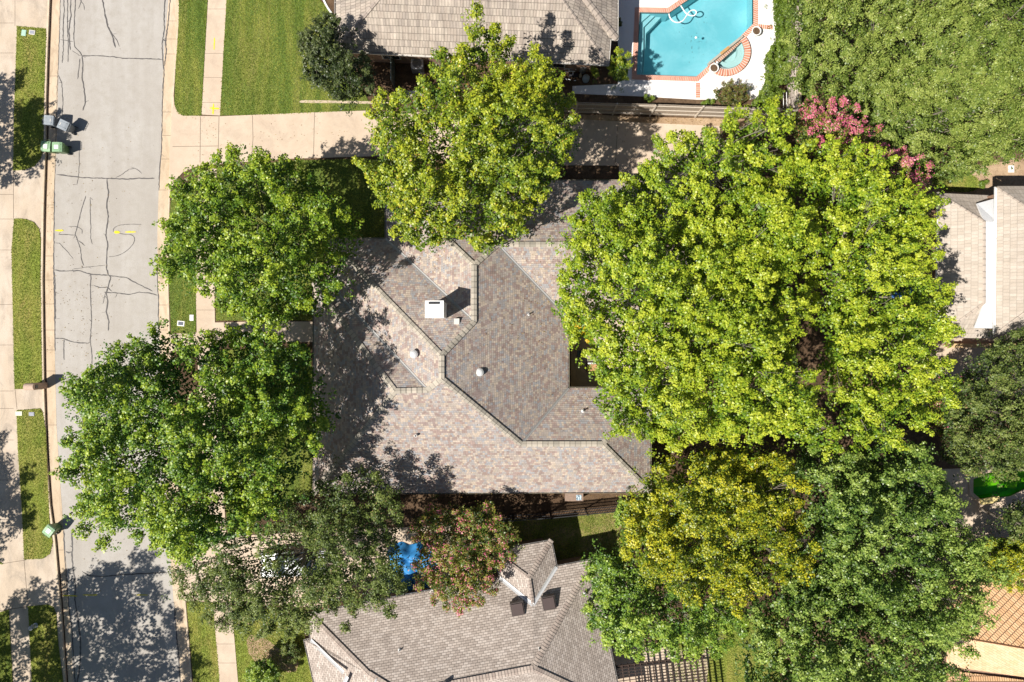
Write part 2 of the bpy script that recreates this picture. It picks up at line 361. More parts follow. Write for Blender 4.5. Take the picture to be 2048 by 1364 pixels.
def ribbon(mb, pts, wdt, z, mi=0, jit=0.0, rng=random.Random(5), zz=None):
    """flat strip along world points"""
    pts = [Vector((p[0], p[1], 0)) for p in pts]; L = []; R = []
    for i, p in enumerate(pts):
        d = (pts[min(i + 1, len(pts) - 1)] - pts[max(i - 1, 0)]).normalized(); q = Vector((-d.y, d.x, 0))
        ww = wdt * (1 + rng.uniform(-jit, jit)) / 2
        if jit and i in (0, len(pts) - 1): ww *= 0.35
        L.append((p + q * ww)); R.append((p - q * ww))
    vs = [(a.x, a.y, z) for a in L] + [(a.x, a.y, z) for a in R]; n = len(L)
    mb.add(vs, [(n + i, n + i + 1, i + 1, i) for i in range(n - 1)], mi)
def resample(pts, step, jit, rng):
    out = [pts[0]]
    for a, b in zip(pts[:-1], pts[1:]):
        L = math.dist(a, b); k = max(1, int(L / step))
        for i in range(1, k + 1):
            t = i / k; x = a[0] + (b[0] - a[0]) * t; y = a[1] + (b[1] - a[1]) * t
            j = jit if not (i == k) else jit * .4
            out.append((x + rng.uniform(-j, j), y + rng.uniform(-j, j)))
    return out
rc = random.Random(11); S1 = 3.41
def z1(l): return [(x / S1, y / S1) for x, y in l]
def z2(l): return [(x / S1, 380 + y / S1) for x, y in l]
def z4(l): return [(x / S1, 964 + y / S1) for x, y in l]
cracks = [
 (z1([(435, -60), (438, 80), (430, 200), (432, 330), (425, 430)]), 1.6), (z1([(462, -60), (460, 150), (465, 300), (463, 425)]), 1.4),
 (z1([(487, -60), (480, 60), (485, 100), (470, 200), (480, 340)]), 2.0), (z1([(515, -60), (508, 150), (503, 260), (510, 320), (545, 355), (558, 380)]), 1.6),
 (z1([(410, 270), (460, 278), (500, 285)]), 1.0), (z1([(690, -60), (715, 90), (735, 180), (765, 240), (788, 325)]), 2.4), (z1([(765, 230), (800, 280), (815, 318)]), 1.2),
 (z1([(535, 60), (550, 20), (560, -30)]), 1.4), (z1([(545, 0), (570, 30), (575, 70)]), 1.0),
 (z1([(558, 380), (650, 380), (780, 388), (850, 398), (1000, 400), (1110, 405)]), 1.8), (z1([(490, 345), (540, 378), (560, 380)]), 0.8),
 (z1([(560, 380), (565, 450), (560, 530), (575, 610), (582, 700), (565, 755)]), 1.9), (z1([(545, 400), (540, 460), (530, 540)]), 1.6),
 (z1([(400, 515), (420, 560), (425, 620), (430, 700), (425, 790)]), 1.3), (z1([(540, 1020), (542, 1110), (535, 1200), (525, 1260)]), 1.0),
 (z1([(385, 1190), (450, 1198), (560, 1212), (680, 1215), (790, 1218), (860, 1222), (950, 1215), (1055, 1217)]), 2.0),
 (z1([(790, 1212), (840, 1185), (880, 1155), (920, 1148), (950, 1165), (968, 1185)]), 1.0), (z1([(730, 1218), (733, 1280), (742, 1310), (728, 1390)]) + z2([(728, 120), (740, 180), (730, 240), (722, 310), (735, 370), (728, 450), (727, 540), (740, 580)]), 2.2),
 (z1([(1130, -60), (1118, 130), (1122, 200), (1105, 300), (1110, 400), (1120, 480), (1112, 600), (1108, 700), (1105, 900), (1100, 1050), (1090, 1150), (1085, 1300)]), 1.9),
 (z1([(1165, -60), (1150, 130), (1130, 280), (1135, 350), (1122, 450)]), 2.2), (z1([(1110, 272), (1138, 278)]), 3.0),
 (z1([(411, -60), (410, 100), (397, 450), (390, 600), (386, 800), (375, 1180), (371, 1300)]), 0.9),
 (z2([(371, 0), (368, 300), (366, 560), (372, 800), (376, 1100)]), 1.7), (z2([(372, 560), (376, 700), (378, 880)]), 1.6),
 (z2([(370, 545), (420, 553), (540, 550), (620, 575), (720, 580), (800, 590), (870, 600), (910, 625), (1040, 690)]), 1.9),
 (z2([(740, 580), (755, 595), (740, 650), (725, 700), (735, 770), (725, 830), (742, 890), (738, 960)]), 2.0),
 (z2([(710, 697), (800, 703), (880, 712), (950, 697), (1020, 703), (1075, 718)]), 1.8), (z2([(640, 650), (680, 665), (730, 662), (765, 692)]), 1.5), (z2([(735, 665), (715, 720), (702, 775)]), 1.2),
 (z2([(620, 575), (617, 700), (622, 830), (625, 900), (615, 1030), (625, 1100), (628, 1190)]), 1.5), (z2([(372, 1010), (440, 1015), (480, 1032), (550, 1043), (600, 1045), (622, 1030)]), 1.8),
 (z2([(437, 1015), (435, 1080), (438, 1160)]), 1.5), (z2([(495, 540), (600, 525), (720, 512)]), 0.9),
 (z2([(585, 40), (560, 120), (540, 200), (525, 260), (513, 305), (528, 340), (550, 400), (555, 470), (572, 515)]), 1.4), (z2([(467, 250), (525, 250), (560, 270), (560, 300)]), 1.2),
 (z2([(400, 303), (510, 308)]), 1.4), (z2([(535, 345), (580, 380)]), 1.3), (z2([(375, 360), (405, 362), (440, 400), (498, 465)]), 1.0), (z2([(615, 50), (615, 150), (620, 260), (618, 330), (630, 370)]), 1.0),
 (smoothpoly(z2([(965, 235), (880, 232), (810, 240), (775, 260), (772, 285)]), 2, False), 1.0), (smoothpoly(z2([(815, 295), (850, 303), (900, 303), (922, 330), (910, 370), (860, 420), (800, 450), (745, 455)]), 2, False), 1.1),
 (z2([(1075, 560), (1076, 650), (1082, 760), (1080, 850), (1090, 1000)]), 1.8),
 (z4([(560, 610), (610, 640), (700, 645), (830, 632), (960, 625), (1140, 618)]), 2.1), (z4([(490, 330), (495, 450), (490, 500), (500, 600), (515, 700), (510, 800), (525, 900), (545, 1040), (550, 1140), (545, 1250), (520, 1400)]), 2.4),
 (z4([(435, 330), (440, 480), (450, 600), (455, 680), (470, 850), (490, 1000), (500, 1150), (515, 1400)]), 2.0), (z4([(1190, 850), (1200, 1000), (1215, 1150), (1232, 1400)]), 2.4), (z4([(450, 475), (470, 482), (490, 475)]), 3.2), (z4([(455, 680), (500, 660), (530, 690)]), 1.2)]
mb = MB()
for k, (pl, wd) in enumerate(cracks):
    pts = resample(pl, 4.0, 0.55, rc)
    ribbon(mb, [tuple(P(x, y, 0)[:2]) for x, y in pts], wd / 28.0, 0.010 + 0.00006 * k, jit=0.35, rng=rc)
for k in range(60):      # small drips and hairline branches
    pl, wd = cracks[rc.randrange(len(cracks))]; x, y = pl[rc.randrange(len(pl))]
    a = rc.uniform(0, 6.28); L = rc.uniform(3, 10)
    pts = resample([(x, y), (x + L * math.cos(a), y + L * math.sin(a))], 3, 0.5, rc)
    ribbon(mb, [tuple(P(q, r, 0)[:2]) for q, r in pts], 0.6 / 28.0, 0.0135 + 0.00004 * k, jit=0.3, rng=rc)
mb.build('crack_sealant', M['tar'], road)
mb = MB()
def ymark(pts, wd, z, n=1):
    for _ in range(n): ribbon(mb, [tuple(P(x, y, z)[:2]) for x, y in resample(pts, 3, .3, rc)], wd / 28., z, jit=.3, rng=rc)
ymark([(110, 461), (127, 461)], 3.5, 0.018); ymark([(228, 464), (240, 465)], 5, 0.018); ymark([(250, 464), (272, 464)], 3, 0.018)
ymark([(125, 1191), (155, 1192)], 2, 0.018); ymark([(165, 1190), (195, 1190)], 2, 0.0182); ymark([(272, 1190), (296, 1190)], 2, 0.018)
mb.build('yellow_marking', M['yellow'], road)

# kerbs
def kerb(line, side):
    w0 = [Vector((*P(x, y, 0)[:2], 0)) for x, y in line]; o = []
    for i, p in enumerate(w0):
        d = (w0[min(i + 1, len(w0) - 1)] - w0[max(i - 1, 0)]).normalized(); q = Vector((-d.y, d.x, 0)) * side
        o.append(p + q * 0.15)
    m = MB(); n = len(w0)
    m.add([(p.x, p.y, 0.0) for p in w0] + [(p.x + (o[i].x - p.x) * .15, p.y + (o[i].y - p.y) * .15, 0.135) for i, p in enumerate(w0)] + [(p.x, p.y, 0.135) for p in o] + [(p.x, p.y, -.04) for p in o],
          [q for i in range(n - 1) for q in ((i, i + 1, n + i + 1, n + i), (n + i, n + i + 1, 2 * n + i + 1, 2 * n + i), (2 * n + i, 2 * n + i + 1, 3 * n + i + 1, 3 * n + i))])
    return m, [(p.x, p.y) for p in o]
kl, kl_in = kerb(gut_l, -1); kr, kr_in = kerb(gut_r, 1)
kerbmat = m_ground('kerb_concrete', (0.64, 0.52, 0.38), (0.7, 0.57, 0.43), (0.5, 0.39, 0.28), s2=2.0, fine=0.1, bump=0.1)
dark_strip = m_flat('gutter_dark_strip', (0.09, 0.05, 0.03), 0.95, var=0.4, scale=4)  # dark brown strip along the foot of the far kerb
meta(kl.build('kerb', kerbmat), 'concrete kerb on the far side of the street', None, None, 'structure')
meta(kr.build('kerb', kerbmat), 'concrete kerb on the near side of the street', None, None, 'structure')
mb = MB(); gl2 = [(P(x, y, 0).x + .045, P(x, y, 0).y) for x, y in gut_l]
ribbon(mb, gl2, 0.10, 0.0105, jit=.25)
mb.build('gutter_dark_strip', dark_strip, gutL)

# yards
meta(MB().slab(kl_in + pw([(-900, 1900), (-900, -500)]), YS, -0.04).build('pavement', M['walk_old']), 'weathered tan concrete footpath and driveways on the far side', None, None, 'structure')
meta(MB().slab(kr_in + pw([(2900, 1900), (2900, -500)]), YS, -0.04, [pool_w, spa_w, gpool_w]).build('yard_soil', M['soil']), 'brown mulch and soil of the near side yards', None, None, 'structure')
LAWNS = []
def ground_poly(name, px, z, mat, label, holes=(), it=0):
    p = smoothpoly(px, it) if it else px
    if name == 'lawn': LAWNS.append((p, z))
    return meta(MB().slab(pw(p, z), z, YS - 0.02, holes).build(name, mat), label, None, None, 'structure')
# far side lawns
ground_poly('lawn', [(34, 52), (91, 57), (92, 70), (88, 200), (86, 300), (80, 318), (68, 332), (50, 339), (26, 341), (29, 200)], 0.145, M['grass_dry'], 'strip of drying lawn at the top left corner')
ground_poly('lawn', [(28, 437), (52, 438), (68, 445), (78, 458), (81, 480), (81, 560), (83, 700), (84, 778), (29, 778), (26, 640), (23, 500)], 0.145, M['grass_dry'], 'long narrow lawn strip between footpath and far kerb')
ground_poly('lawn', [(33, 821), (80, 817), (86, 826), (91, 860), (95, 952), (99, 1046), (105, 1085), (99, 1108), (86, 1117), (48, 1119), (44, 1022), (36, 905)], 0.145, M['grass_dry'], 'lawn strip beside the green bin at lower left')
ground_poly('lawn', [(56, 1213), (95, 1209), (107, 1215), (112, 1228), (116, 1287), (126, 1364), (160, 1700), (95, 1700), (64, 1364), (60, 1290)], 0.145, M['grass_dry'], 'shaded lawn strip at the bottom left')
ground_poly('lawn', [(-900, 560), (-60, 560), (-40, 1100), (6, 1128), (-900, 1128)], 0.144, M['grass'], 'lawn beyond the far footpath')
ground_poly('lawn', [(-900, 1236), (-40, 1236), (17, 1220), (25, 1364), (60, 1700), (-900, 1700)], 0.144, M['grass'], 'dark lawn in the bottom left corner')
# near side
pave_dr = ground_poly('driveway', [(347, 190), (349, 210), (354, 222), (364, 231), (440, 232.5), (640, 224), (739, 221), (1000, 230), (1180, 240), (1300, 246), (1440, 252), (1440, 361), (1238, 352), (1238, 331), (1000, 330), (760, 312), (587, 317), (470, 325), (395, 332), (365, 345), (350, 362), (339, 385), (339, 300)], 0.15, M['walk'], 'tan concrete driveway crossing from the street to the garage')
ground_poly('dirt_strip', [(1000, 222), (1300, 234), (1570, 240), (1570, 262), (1440, 258), (1300, 248), (1180, 242), (1000, 234)], 0.135, M['dirt'], 'dry dirt strip below the wooden fence')
swR = [(416, -500), (416, 0), (403, 229), (398, 330), (393, 480), (392, 600), (394, 700), (402, 850), (414, 1050), (430, 1257), (439, 1364), (480, 1900)]
swR2 = [(453, -500), (453, 0), (440, 231), (434, 330), (430, 480), (429, 600), (431, 700), (439, 850), (451, 1050), (467, 1257), (476, 1364), (518, 1900)]
sidewalk = ground_poly('footpath', swR[:3] + swR2[:3][::-1], 0.148, M['walk'], 'tan concrete footpath above the driveway')
fp2 = ground_poly('footpath', [(397, 345)] + swR[4:] + swR2[4:][::-1] + [(433, 335)], 0.148, M['walk'], 'tan concrete footpath below the driveway')
ground_poly('walkway', [(430, 645), (520, 643), (640, 643), (640, 684), (520, 684), (430, 690)], 0.152, M['walk'], 'shaded tan front walk leading to the house')
ground_poly('walkway', [(339, 668), (394, 665), (395, 700), (341, 702)], 0.152, M['walk'], 'short concrete landing between kerb and footpath')
ground_poly('driveway', [(350, 1090), (405, 1075), (900, 1050), (905, 1170), (640, 1215), (440, 1205), (362, 1200)], 0.146, M['walk'], 'tan driveway under the live oak')
ground_poly('lawn', [(363, -500), (363, 0), (415, 0), (402.5, 229), (401, 231), (366, 231), (357, 227), (351, 218), (349, 205), (352, 120), (357, 60)], 0.145, M['grass'], 'narrow bright lawn between kerb and footpath at the top')
ground_poly('lawn', [(453, -500), (453, 0), (440, 231), (560, 228), (739, 220), (739, 205), (720, 170), (700, 120), (690, 60), (665, 28), (652, 12), (640, 0), (600, -500)], 0.145, M['grass'], 'large mown front lawn at the top of the picture')
ground_poly('lawn', [(342, 400), (392, 350), (392, 500), (391.5, 664), (342, 666), (338, 560), (338, 460)], 0.145, M['grass'], 'small lawn strip with the meter covers')
ground_poly('lawn', [(434, 335), (587, 321), (775, 317), (775, 480), (660, 480), (640, 560), (640, 640), (432, 641), (431, 480)], 0.14, M['grass'], 'shaded front lawn under the trees')
ground_poly('lawn', [(434, 700), (620, 694), (640, 985), (455, 1060), (440, 850)], 0.14, M['grass'], 'front lawn hidden below the large trees')
ground_poly('lawn', [(373, 1205), (425, 1205), (430, 1257), (439, 1364), (480, 1900), (466, 1900), (387, 1364), (380, 1280)], 0.145, M['grass_dry'], 'sunny lawn strip at the bottom beside the street')
ground_poly('lawn', [(465, 1212), (600, 1225), (612, 1290), (640, 1450), (640, 1900), (519, 1900), (477, 1364), (468, 1257)], 0.143, M['grass_dry'], 'bright lawn beside the lower house')
ground_poly('dirt_bed', smoothpoly([(490, 1268), (530, 1275), (560, 1300), (600, 1320), (590, 1350), (540, 1330), (500, 1320)], 1), 0.150, M['dirt'], 'pale dirt bed around the small shrubs')
ground_poly('lawn', [(950, 1042), (1100, 1036), (1240, 1022), (1260, 1200), (1190, 1180), (1000, 1180), (940, 1120)], 0.140, M['grass_patchy'], 'patchy lawn behind the iron fence')
ground_poly('lawn', [(1330, 1250), (1560, 1230), (1560, 1700), (1380, 1700)], 0.140, M['grass_dry'], 'sunny back lawn at the bottom edge')
ground_poly('patio', [(1205, 1290), (1420, 1300), (1400, 1500), (1240, 1500)], 0.150, M['walk'], 'tan patio under the slatted pergola')
ground_poly('patio', [(1142, 640), (1340, 640), (1340, 800), (1142, 800)], 0.150, M['walk_old'], 'courtyard patio with the table')
ground_poly('patio', [(1810, 360), (1900, 340), (2150, 300), (2150, 420), (1850, 420)], 0.140, M['dirt'], 'dry dirt yard above the right house')
ground_poly('lawn', smoothpoly([(1850, 345), (1900, 335), (1950, 350), (1965, 372), (1940, 385), (1880, 382)], 1), 0.146, M['grass_dry'], 'rough grass patch beside the right house')
ground_poly('patio', [(1840, 660), (2150, 660), (2150, 790), (1900, 790), (1840, 740)], 0.140, M['walk'], 'tan patio below the right house')
ground_poly('patio', [(1820, 940), (2150, 930), (2150, 1140), (1860, 1180), (1820, 1100)], 0.138, M['walk'], 'tan paving around the green pool', holes=[gpool_w])
ground_poly('patio', [(1500, 230), (1900, 300), (1880, 880), (1400, 900), (1330, 820), (1345, 640), (1445, 630), (1445, 300)], 0.125, M['soil'], 'leaf covered dark soil yard under the big trees')
# thin edging strip on the top lawn
ground_poly('edging_strip', smoothpoly([(597, 203), (604, 200), (640, 200.5), (800, 204), (800, 209), (680, 206), (604, 206)], 1), 0.165, M['walk'], 'thin pale concrete strip in the lawn edge')
mb = MB(); ribbon(mb, pw(smoothpoly([(636, -30), (650, 8), (664, 28)], 2, False), .17), 0.13, 0.175)
meta(mb.build('edging_strip', M['white']), 'white curved edging at the corner of the big lawn', None, None, 'structure')
# joints
mb = MB()
def jl(a, b, z, wd=0.9): ribbon(mb, [tuple(P(*a, z)[:2]), tuple(P(*b, z)[:2])], wd / 28., z + .004)
for y in (152, 290, 410, 512, 560, 608, 660, 700, 742, 850, 940, 1100, 1150, 1215, 1290):
    xl = np.interp(y, [q[1] for q in gut_l], [q[0] for q in gut_l]); xr = np.interp(y, [q[1] for q in road_l], [q[0] for q in road_l]); jl((xl, y), (xr, y), 0.006, .7)
for y in (42, 78, 108, 224, 271, 318, 380, 440, 500, 556, 610, 660, 1180, 1240, 1300):
    xl = np.interp(y, [q[1] for q in road_r], [q[0] for q in road_r]); xr = np.interp(y, [q[1] for q in gut_r], [q[0] for q in gut_r]); jl((xl, y), (xr, y), 0.006, .7)
mb.build('joint_line', M['joint'], gutL)
mb = MB()
for y in (18, 107, 155, 205): xa = 416 - 13 * y / 229; jl((xa, y), (xa + 37, y), 0.148, .6)
mb.build('joint_line', M['joint'], sidewalk)
mb = MB()
for y in (1288, 1326, 620, 560): xa = np.interp(y, [q[1] for q in swR], [q[0] for q in swR]); jl((xa, y), (xa + 37, y), 0.148, .6)
mb.build('joint_line', M['joint'], fp2)
mb = MB()
for a, b in (((505, 231), (506, 278)), ((506, 278), (503, 318)), ((629, 225), (627, 316)), ((1236, 246), (1230, 332)), ((401, 233), (400, 325)), ((438, 233), (436, 325)), ((345, 293), (436, 292)), ((1040, 234), (1036, 330)), ((860, 228), (858, 322))): jl(a, b, 0.150, .9)
mb.build('joint_line', M['joint'], pave_dr)
mb = MB()
for y in (46, 106, 160, 340, 389, 438, 500, 609, 690, 782, 817, 880, 960): jl((-40, y), (27, y), YS, .7)
jl((27, 341), (27, 437), YS, .8); jl((30, 0), (30, 52), YS, .6); jl((48, 1119), (56, 1213), YS, .9); jl((30, 778), (34, 818), YS, .8); jl((0, 1128), (52, 1120), YS, .8); jl((0, 1222), (60, 1212), YS, 1.2)
for o in [o for o in C.objects if o.name == 'pavement']: mb.build('joint_line', M['joint'], o)
mb = MB(); ymark([(429, 75), (428, 100)], 2.2, 0.156); ymark([(419, 216), (439, 217)], 3, 0.156); ymark([(427, 207), (426, 229)], 3, 0.1565)
mb.build('yellow_marking', M['yellow'], sidewalk)

# ---------------------------------------------------------------- pool
def shade_water(name, tint, rough=0.03):
    m, t, b = newmat(name); n = N(t)
    tr = n('ShaderNodeBsdfTransparent'); tr.inputs[0].default_value = (*tint, 1)
    gl = n('ShaderNodeBsdfGlossy'); gl.inputs['Roughness'].default_value = rough
    nz = n.noise(wpos(n), 3.0, 3); bp = n('ShaderNodeBump', i_Strength=0.15, i_Distance=0.05, i_Height=nz)
    fr = n('ShaderNodeFresnel', i_IOR=1.33); t.links.new(bp.outputs[0], fr.inputs['Normal']); t.links.new(bp.outputs[0], gl.inputs['Normal'])
    mx = n('ShaderNodeMixShader'); t.links.new(fr.outputs[0], mx.inputs[0]); t.links.new(tr.outputs[0], mx.inputs[1]); t.links.new(gl.outputs[0], mx.inputs[2])
    t.links.new(mx.outputs[0], t.nodes['Material Output'].inputs[0]); return m
M['water'] = shade_water('pool_water', (0.66, 0.88, 0.93))
M['spawater'] = shade_water('spa_water', (0.85, 0.96, 0.96))
M['greenwater'] = shade_water('green_pool_water', (0.62, 0.9, 0.35))
M['plaster'] = m_ground('pool_plaster', (0.28, 0.53, 0.56), (0.38, 0.62, 0.64), (0.30, 0.55, 0.58), s1=0.3, s2=0.8, s3=20, fine=0.03, bump=0.0, stain=((0.50, 0.66, 0.68), 0.8), stainscale=0.22)  # pale wavy patches paint rippled water light into the plaster
M['steptile'] = m_ground('pool_step_plaster', (0.46, 0.60, 0.60), (0.50, 0.63, 0.63), (0.46, 0.6, 0.6), s3=20, fine=0.04, bump=0.0)
M['greenfloor'] = m_ground('green_pool_floor', (0.16, 0.55, 0.05), (0.36, 0.68, 0.05), (0.12, 0.48, 0.06), s1=0.3, s2=0.6, s3=20, fine=0.03, bump=0.0)
m, t, b = newmat('coping_brick'); n = N(t)
uv = n('ShaderNodeUVMap').outputs[0]; sp = n('ShaderNodeSeparateXYZ'); t.links.new(uv, sp.inputs[0])
u = n.math('DIVIDE', sp.outputs[0], 0.15); fu = n.math('FRACT', u); wn = n('ShaderNodeTexWhiteNoise', noise_dimensions='1D'); t.links.new(n.math('FLOOR', u), wn.inputs['W'])
col = n.mix(wn.outputs['Value'], (0.48, 0.17, 0.10), (0.64, 0.29, 0.19)); col = n.mix(n.math('LESS_THAN', fu, 0.26), col, (0.78, 0.62, 0.54))
t.links.new(col, b.inputs['Base Color']); b.inputs['Roughness'].default_value = 0.85; M['coping'] = m

def basin(mb, loop, z1, z2):
    n = len(loop); vs = [(x, y, z1) for x, y in loop] + [(x, y, z2) for x, y in loop]
    mb.add(vs, [(i, (i + 1) % n, n + (i + 1) % n, n + i) for i in range(n)])
    mb.slab(loop, z2, z2)
pool = thing('swimming_pool', 'turquoise swimming pool with brick coping and a half round spa', 'swimming pool', P(1390, 80, 0.1))
mb = MB(); basin(mb, pool_w, 0.14, -1.25); mb.build('basin', M['plaster'], pool)
mb = MB(); basin(mb, spa_w, 0.34, -0.55)
seat = pw(arc(SPC[0], SPC[1], 35.8, SPA_A, SPA_A + 180, 20), -.1) + pw(arc(SPC[0], SPC[1], 22, SPA_A + 180, SPA_A, 14), -.1)
mb.slab(seat, -0.12, -0.54); mb.build('spa_basin', M['steptile'], pool)
MB().slab(pool_w, -0.02, -0.02).build('water', M['water'], pool)
MB().slab(spa_w, 0.22, 0.22).build('spa_water', M['spawater'], pool)
mb = MB()
mb.slab(pw([(1276, 22), (1303, 26), (1280, 46), (1276, 46)], -.1), -0.14, -1.24)
mb.slab(pw([(1304, 26), (1313, 28), (1287, 54), (1287, 118), (1284, 151), (1273, 151), (1280, 47)], -.3), -0.34, -1.24)
mb.slab(pw([(1314, 28), (1326, 30), (1292, 66), (1290, 114), (1288, 151), (1285, 151), (1288, 118), (1288, 55)], -.5), -0.56, -1.24)
mb.build('pool_steps', M['steptile'], pool)
def coping(mb, loop, wd, z, closed=True, zt=0.05):
    """strip outside a closed loop (or along a line) with brick uv"""
    pts = [Vector((x, y, 0)) for x, y in loop]; n = len(pts); out = []
    area = sum(pts[i].x * pts[(i + 1) % n].y - pts[(i + 1) % n].x * pts[i].y for i in range(n)); sg = 1 if area > 0 else -1
    for i in range(n):
        a = pts[i - 1] if closed or i > 0 else pts[i]; c = pts[(i + 1) % n] if closed or i < n - 1 else pts[i]
        d1 = (pts[i] - a).normalized() if (pts[i] - a).length > 1e-6 else (c - pts[i]).normalized()
        d2 = (c - pts[i]).normalized() if (c - pts[i]).length > 1e-6 else d1
        n1 = Vector((d1.y, -d1.x, 0)) * sg; n2 = Vector((d2.y, -d2.x, 0)) * sg; m_ = (n1 + n2)
        m_ = m_ / max(0.3, m_.length_squared) * 2
        out.append(pts[i] + m_ * wd)
    acc = 0
    for i in range(n if closed else n - 1):
        j = (i + 1) % n; L = (pts[j] - pts[i]).length
        a, b, c, d = pts[i], pts[j], out[j], out[i]
        u0, u1 = acc, acc + L; acc += L
        mb.add([(a.x, a.y, z), (b.x, b.y, z), (c.x, c.y, z), (d.x, d.y, z)], [(0, 1, 2, 3)], 0, [[(u0, 0), (u1, 0), (u1, 1), (u0, 1)]])
        mb.add([(a.x, a.y, z), (b.x, b.y, z), (b.x, b.y, z - .1), (a.x, a.y, z - .1)], [(0, 1, 2, 3)], 0, [[(u0, 0), (u1, 0), (u1, 1), (u0, 1)]])
        mb.add([(d.x, d.y, z), (c.x, c.y, z), (c.x, c.y, z - zt), (d.x, d.y, z - zt)], [(0, 1, 2, 3)], 0, [[(u0, 0), (u1, 0), (u1, 1), (u0, 1)]])
    return [(p.x, p.y) for p in out]
def line_brick(mb, a, b, wd, z, zt=0.05):
    a = Vector((*a, 0)); b = Vector((*b, 0)); d = (b - a); L = d.length; d.normalize(); q = Vector((-d.y, d.x, 0)) * wd / 2
    v = [a - q, b - q, b + q, a + q]; V = [(p.x, p.y, z) for p in v] + [(p.x, p.y, z - zt) for p in v]
    uvq = [(0, 0), (L, 0), (L, 1), (0, 1)]
    mb.add(V, [(0, 1, 2, 3), (0, 1, 5, 4), (2, 3, 7, 6), (1, 2, 6, 5), (3, 0, 4, 7)], 0, [uvq, uvq, uvq, [(0, 0)] * 4, [(0, 0)] * 4])
mb = MB(); coping(mb, pool_w, 0.34, 0.19, zt=.07)
line_brick(mb, pw([(1396, 165)], .19)[0], pw([(1396, 196)], .19)[0], 0.30, 0.187)
line_brick(mb, pw([(1516, 52)], .19)[0], pw([(1546, 55)], .19)[0], 0.30, 0.187)
mb.build('coping', M['coping'], pool)
mb = MB(); so = coping(mb, pw(spa_in, .42), 0.42, 0.42, closed=False, zt=.3); mb.build('spa_coping', M['coping'], pool)
mb = MB(); a = P(1421, 128.5, .4); b2 = P(1488, 74, .4); d = (b2 - a); L = d.length; an = math.atan2(d.y, d.x); c = (a + b2) / 2
q = Vector((-d.y, d.x, 0)).normalized() * 0.12
mb.box((c.x + q.x, c.y + q.y, 0.16), (L, 0.16, 0.5), an); sw = mb.build('spa_wall', m_flat('spa_stone', (0.42, 0.40, 0.34), .7, var=.3, scale=4), pool)
mb = MB(); mb.box((c.x + q.x - .1, c.y + q.y - .08, 0.42), (0.75, 0.20, 0.03), an); mb.build('spillway', m_flat('spillway_stone', (0.50, 0.30, 0.12), .6, var=.3, scale=5), pool)
# deck
deck_px = [(1236, -200), (1236, 88), (1252, 88), (1252, 152), (1228, 168), (1145, 168), (1145, 183), (1268, 192), (1394, 199), (1432, 197), (1490, 190), (1530, 170), (1545, 130), (1550, 60), (1546, -200)]
deck_px = [(1236, -200), (1236, 100), (1236, 168), (1145, 172), (1145, 187), (1270, 192), (1394, 199), (1500, 199), (1545, 190), (1552, 60), (1546, -200)]
ho = [p for p in pool_w]
mbd = MB().slab(pw(deck_px, .16), 0.16, 0.09, [pool_w, spa_w]); meta(mbd.build('pool_deck', M['deck']), 'white painted deck around the turquoise pool', None, None, 'structure')
# cleaner hose
def curve_tube(name, px, z, r, mat, parent=None, it=3, n=8):
    pts = smoothpoly(px, it, False); m_ = MB(); m_.tube([P(x, y, z + 0.02 * math.sin(i * .35)) for i, (x, y) in enumerate(pts)], [r] * len(pts), n, cap=True)
    return m_.build(name, mat, parent, smooth=True)
hose = curve_tube('pool_hose', [(1361, 10), (1366, 18), (1371, 26), (1381, 32), (1390, 31), (1394, 24), (1388, 19), (1379, 22), (1372, 33), (1366, 42), (1355, 46), (1345, 42), (1339, 34), (1338, 27)], -0.0, 0.045, M['white'])
meta(hose, 'white looped cleaner hose floating at the edge of the pool', 'hose')
fl = MB().lathe([(0, .06), (.07, .05), (.09, 0), (.07, -.05), (0, -.06)], P(1392, 75, -0.0), 14).build('chlorine_floater', M['white'], smooth=True)
meta(fl, 'small white float in the middle of the pool', 'pool float')
fl = MB().lathe([(0, .07), (.08, .05), (.1, 0), (.08, -.04), (0, -.05)], P(1434.5, 125, 0.27), 14).build('chlorine_floater', M['white'], smooth=True)
meta(fl, 'pale round float at the left corner of the spa', 'pool float')
rl = random.Random(3)
fm = m_flat('wet_leaf', (0.05, 0.04, 0.02), .8)
mb = MB()
for k in range(22):
    x, y = rl.gauss(1385, 14), rl.gauss(88, 22); p = P(x, y, -0.012); s = rl.uniform(.02, .05); a = rl.uniform(0, 6)
    mb.add([(p.x + s * math.cos(a + t) * (1 if i % 2 else .5), p.y + s * math.sin(a + t) * (1 if i % 2 else .5), -0.012) for i, t in enumerate((0, 1.57, 3.14, 4.71))], [(0, 1, 2, 3)])
mb.build('floating_leaves', fm, pool)['kind'] = 'stuff'
# planters
pl = thing('round_planter', 'white round planter with soil at the lower end of the spa wall', 'planter', (0, 0, 0), 'round white planters by the spa')
MB().lathe([(0.0, 0), (.24, 0), (.30, .42), (.33, .42), (.33, .48), (.27, .48), (.26, .40)], (0, 0, 0), 24).build('pot', M['white'], pl, smooth=False)
MB().lathe([(.265, .41), (.1, .44), (0, .43)], (0, 0, 0), 20).build('soil', M['soil'], pl)
dup(pl, P(1508.5, 67.5, 0.16), label='white round planter with soil at the upper end of the spa wall')
pl.location = P(1424.5, 141, 0.16)

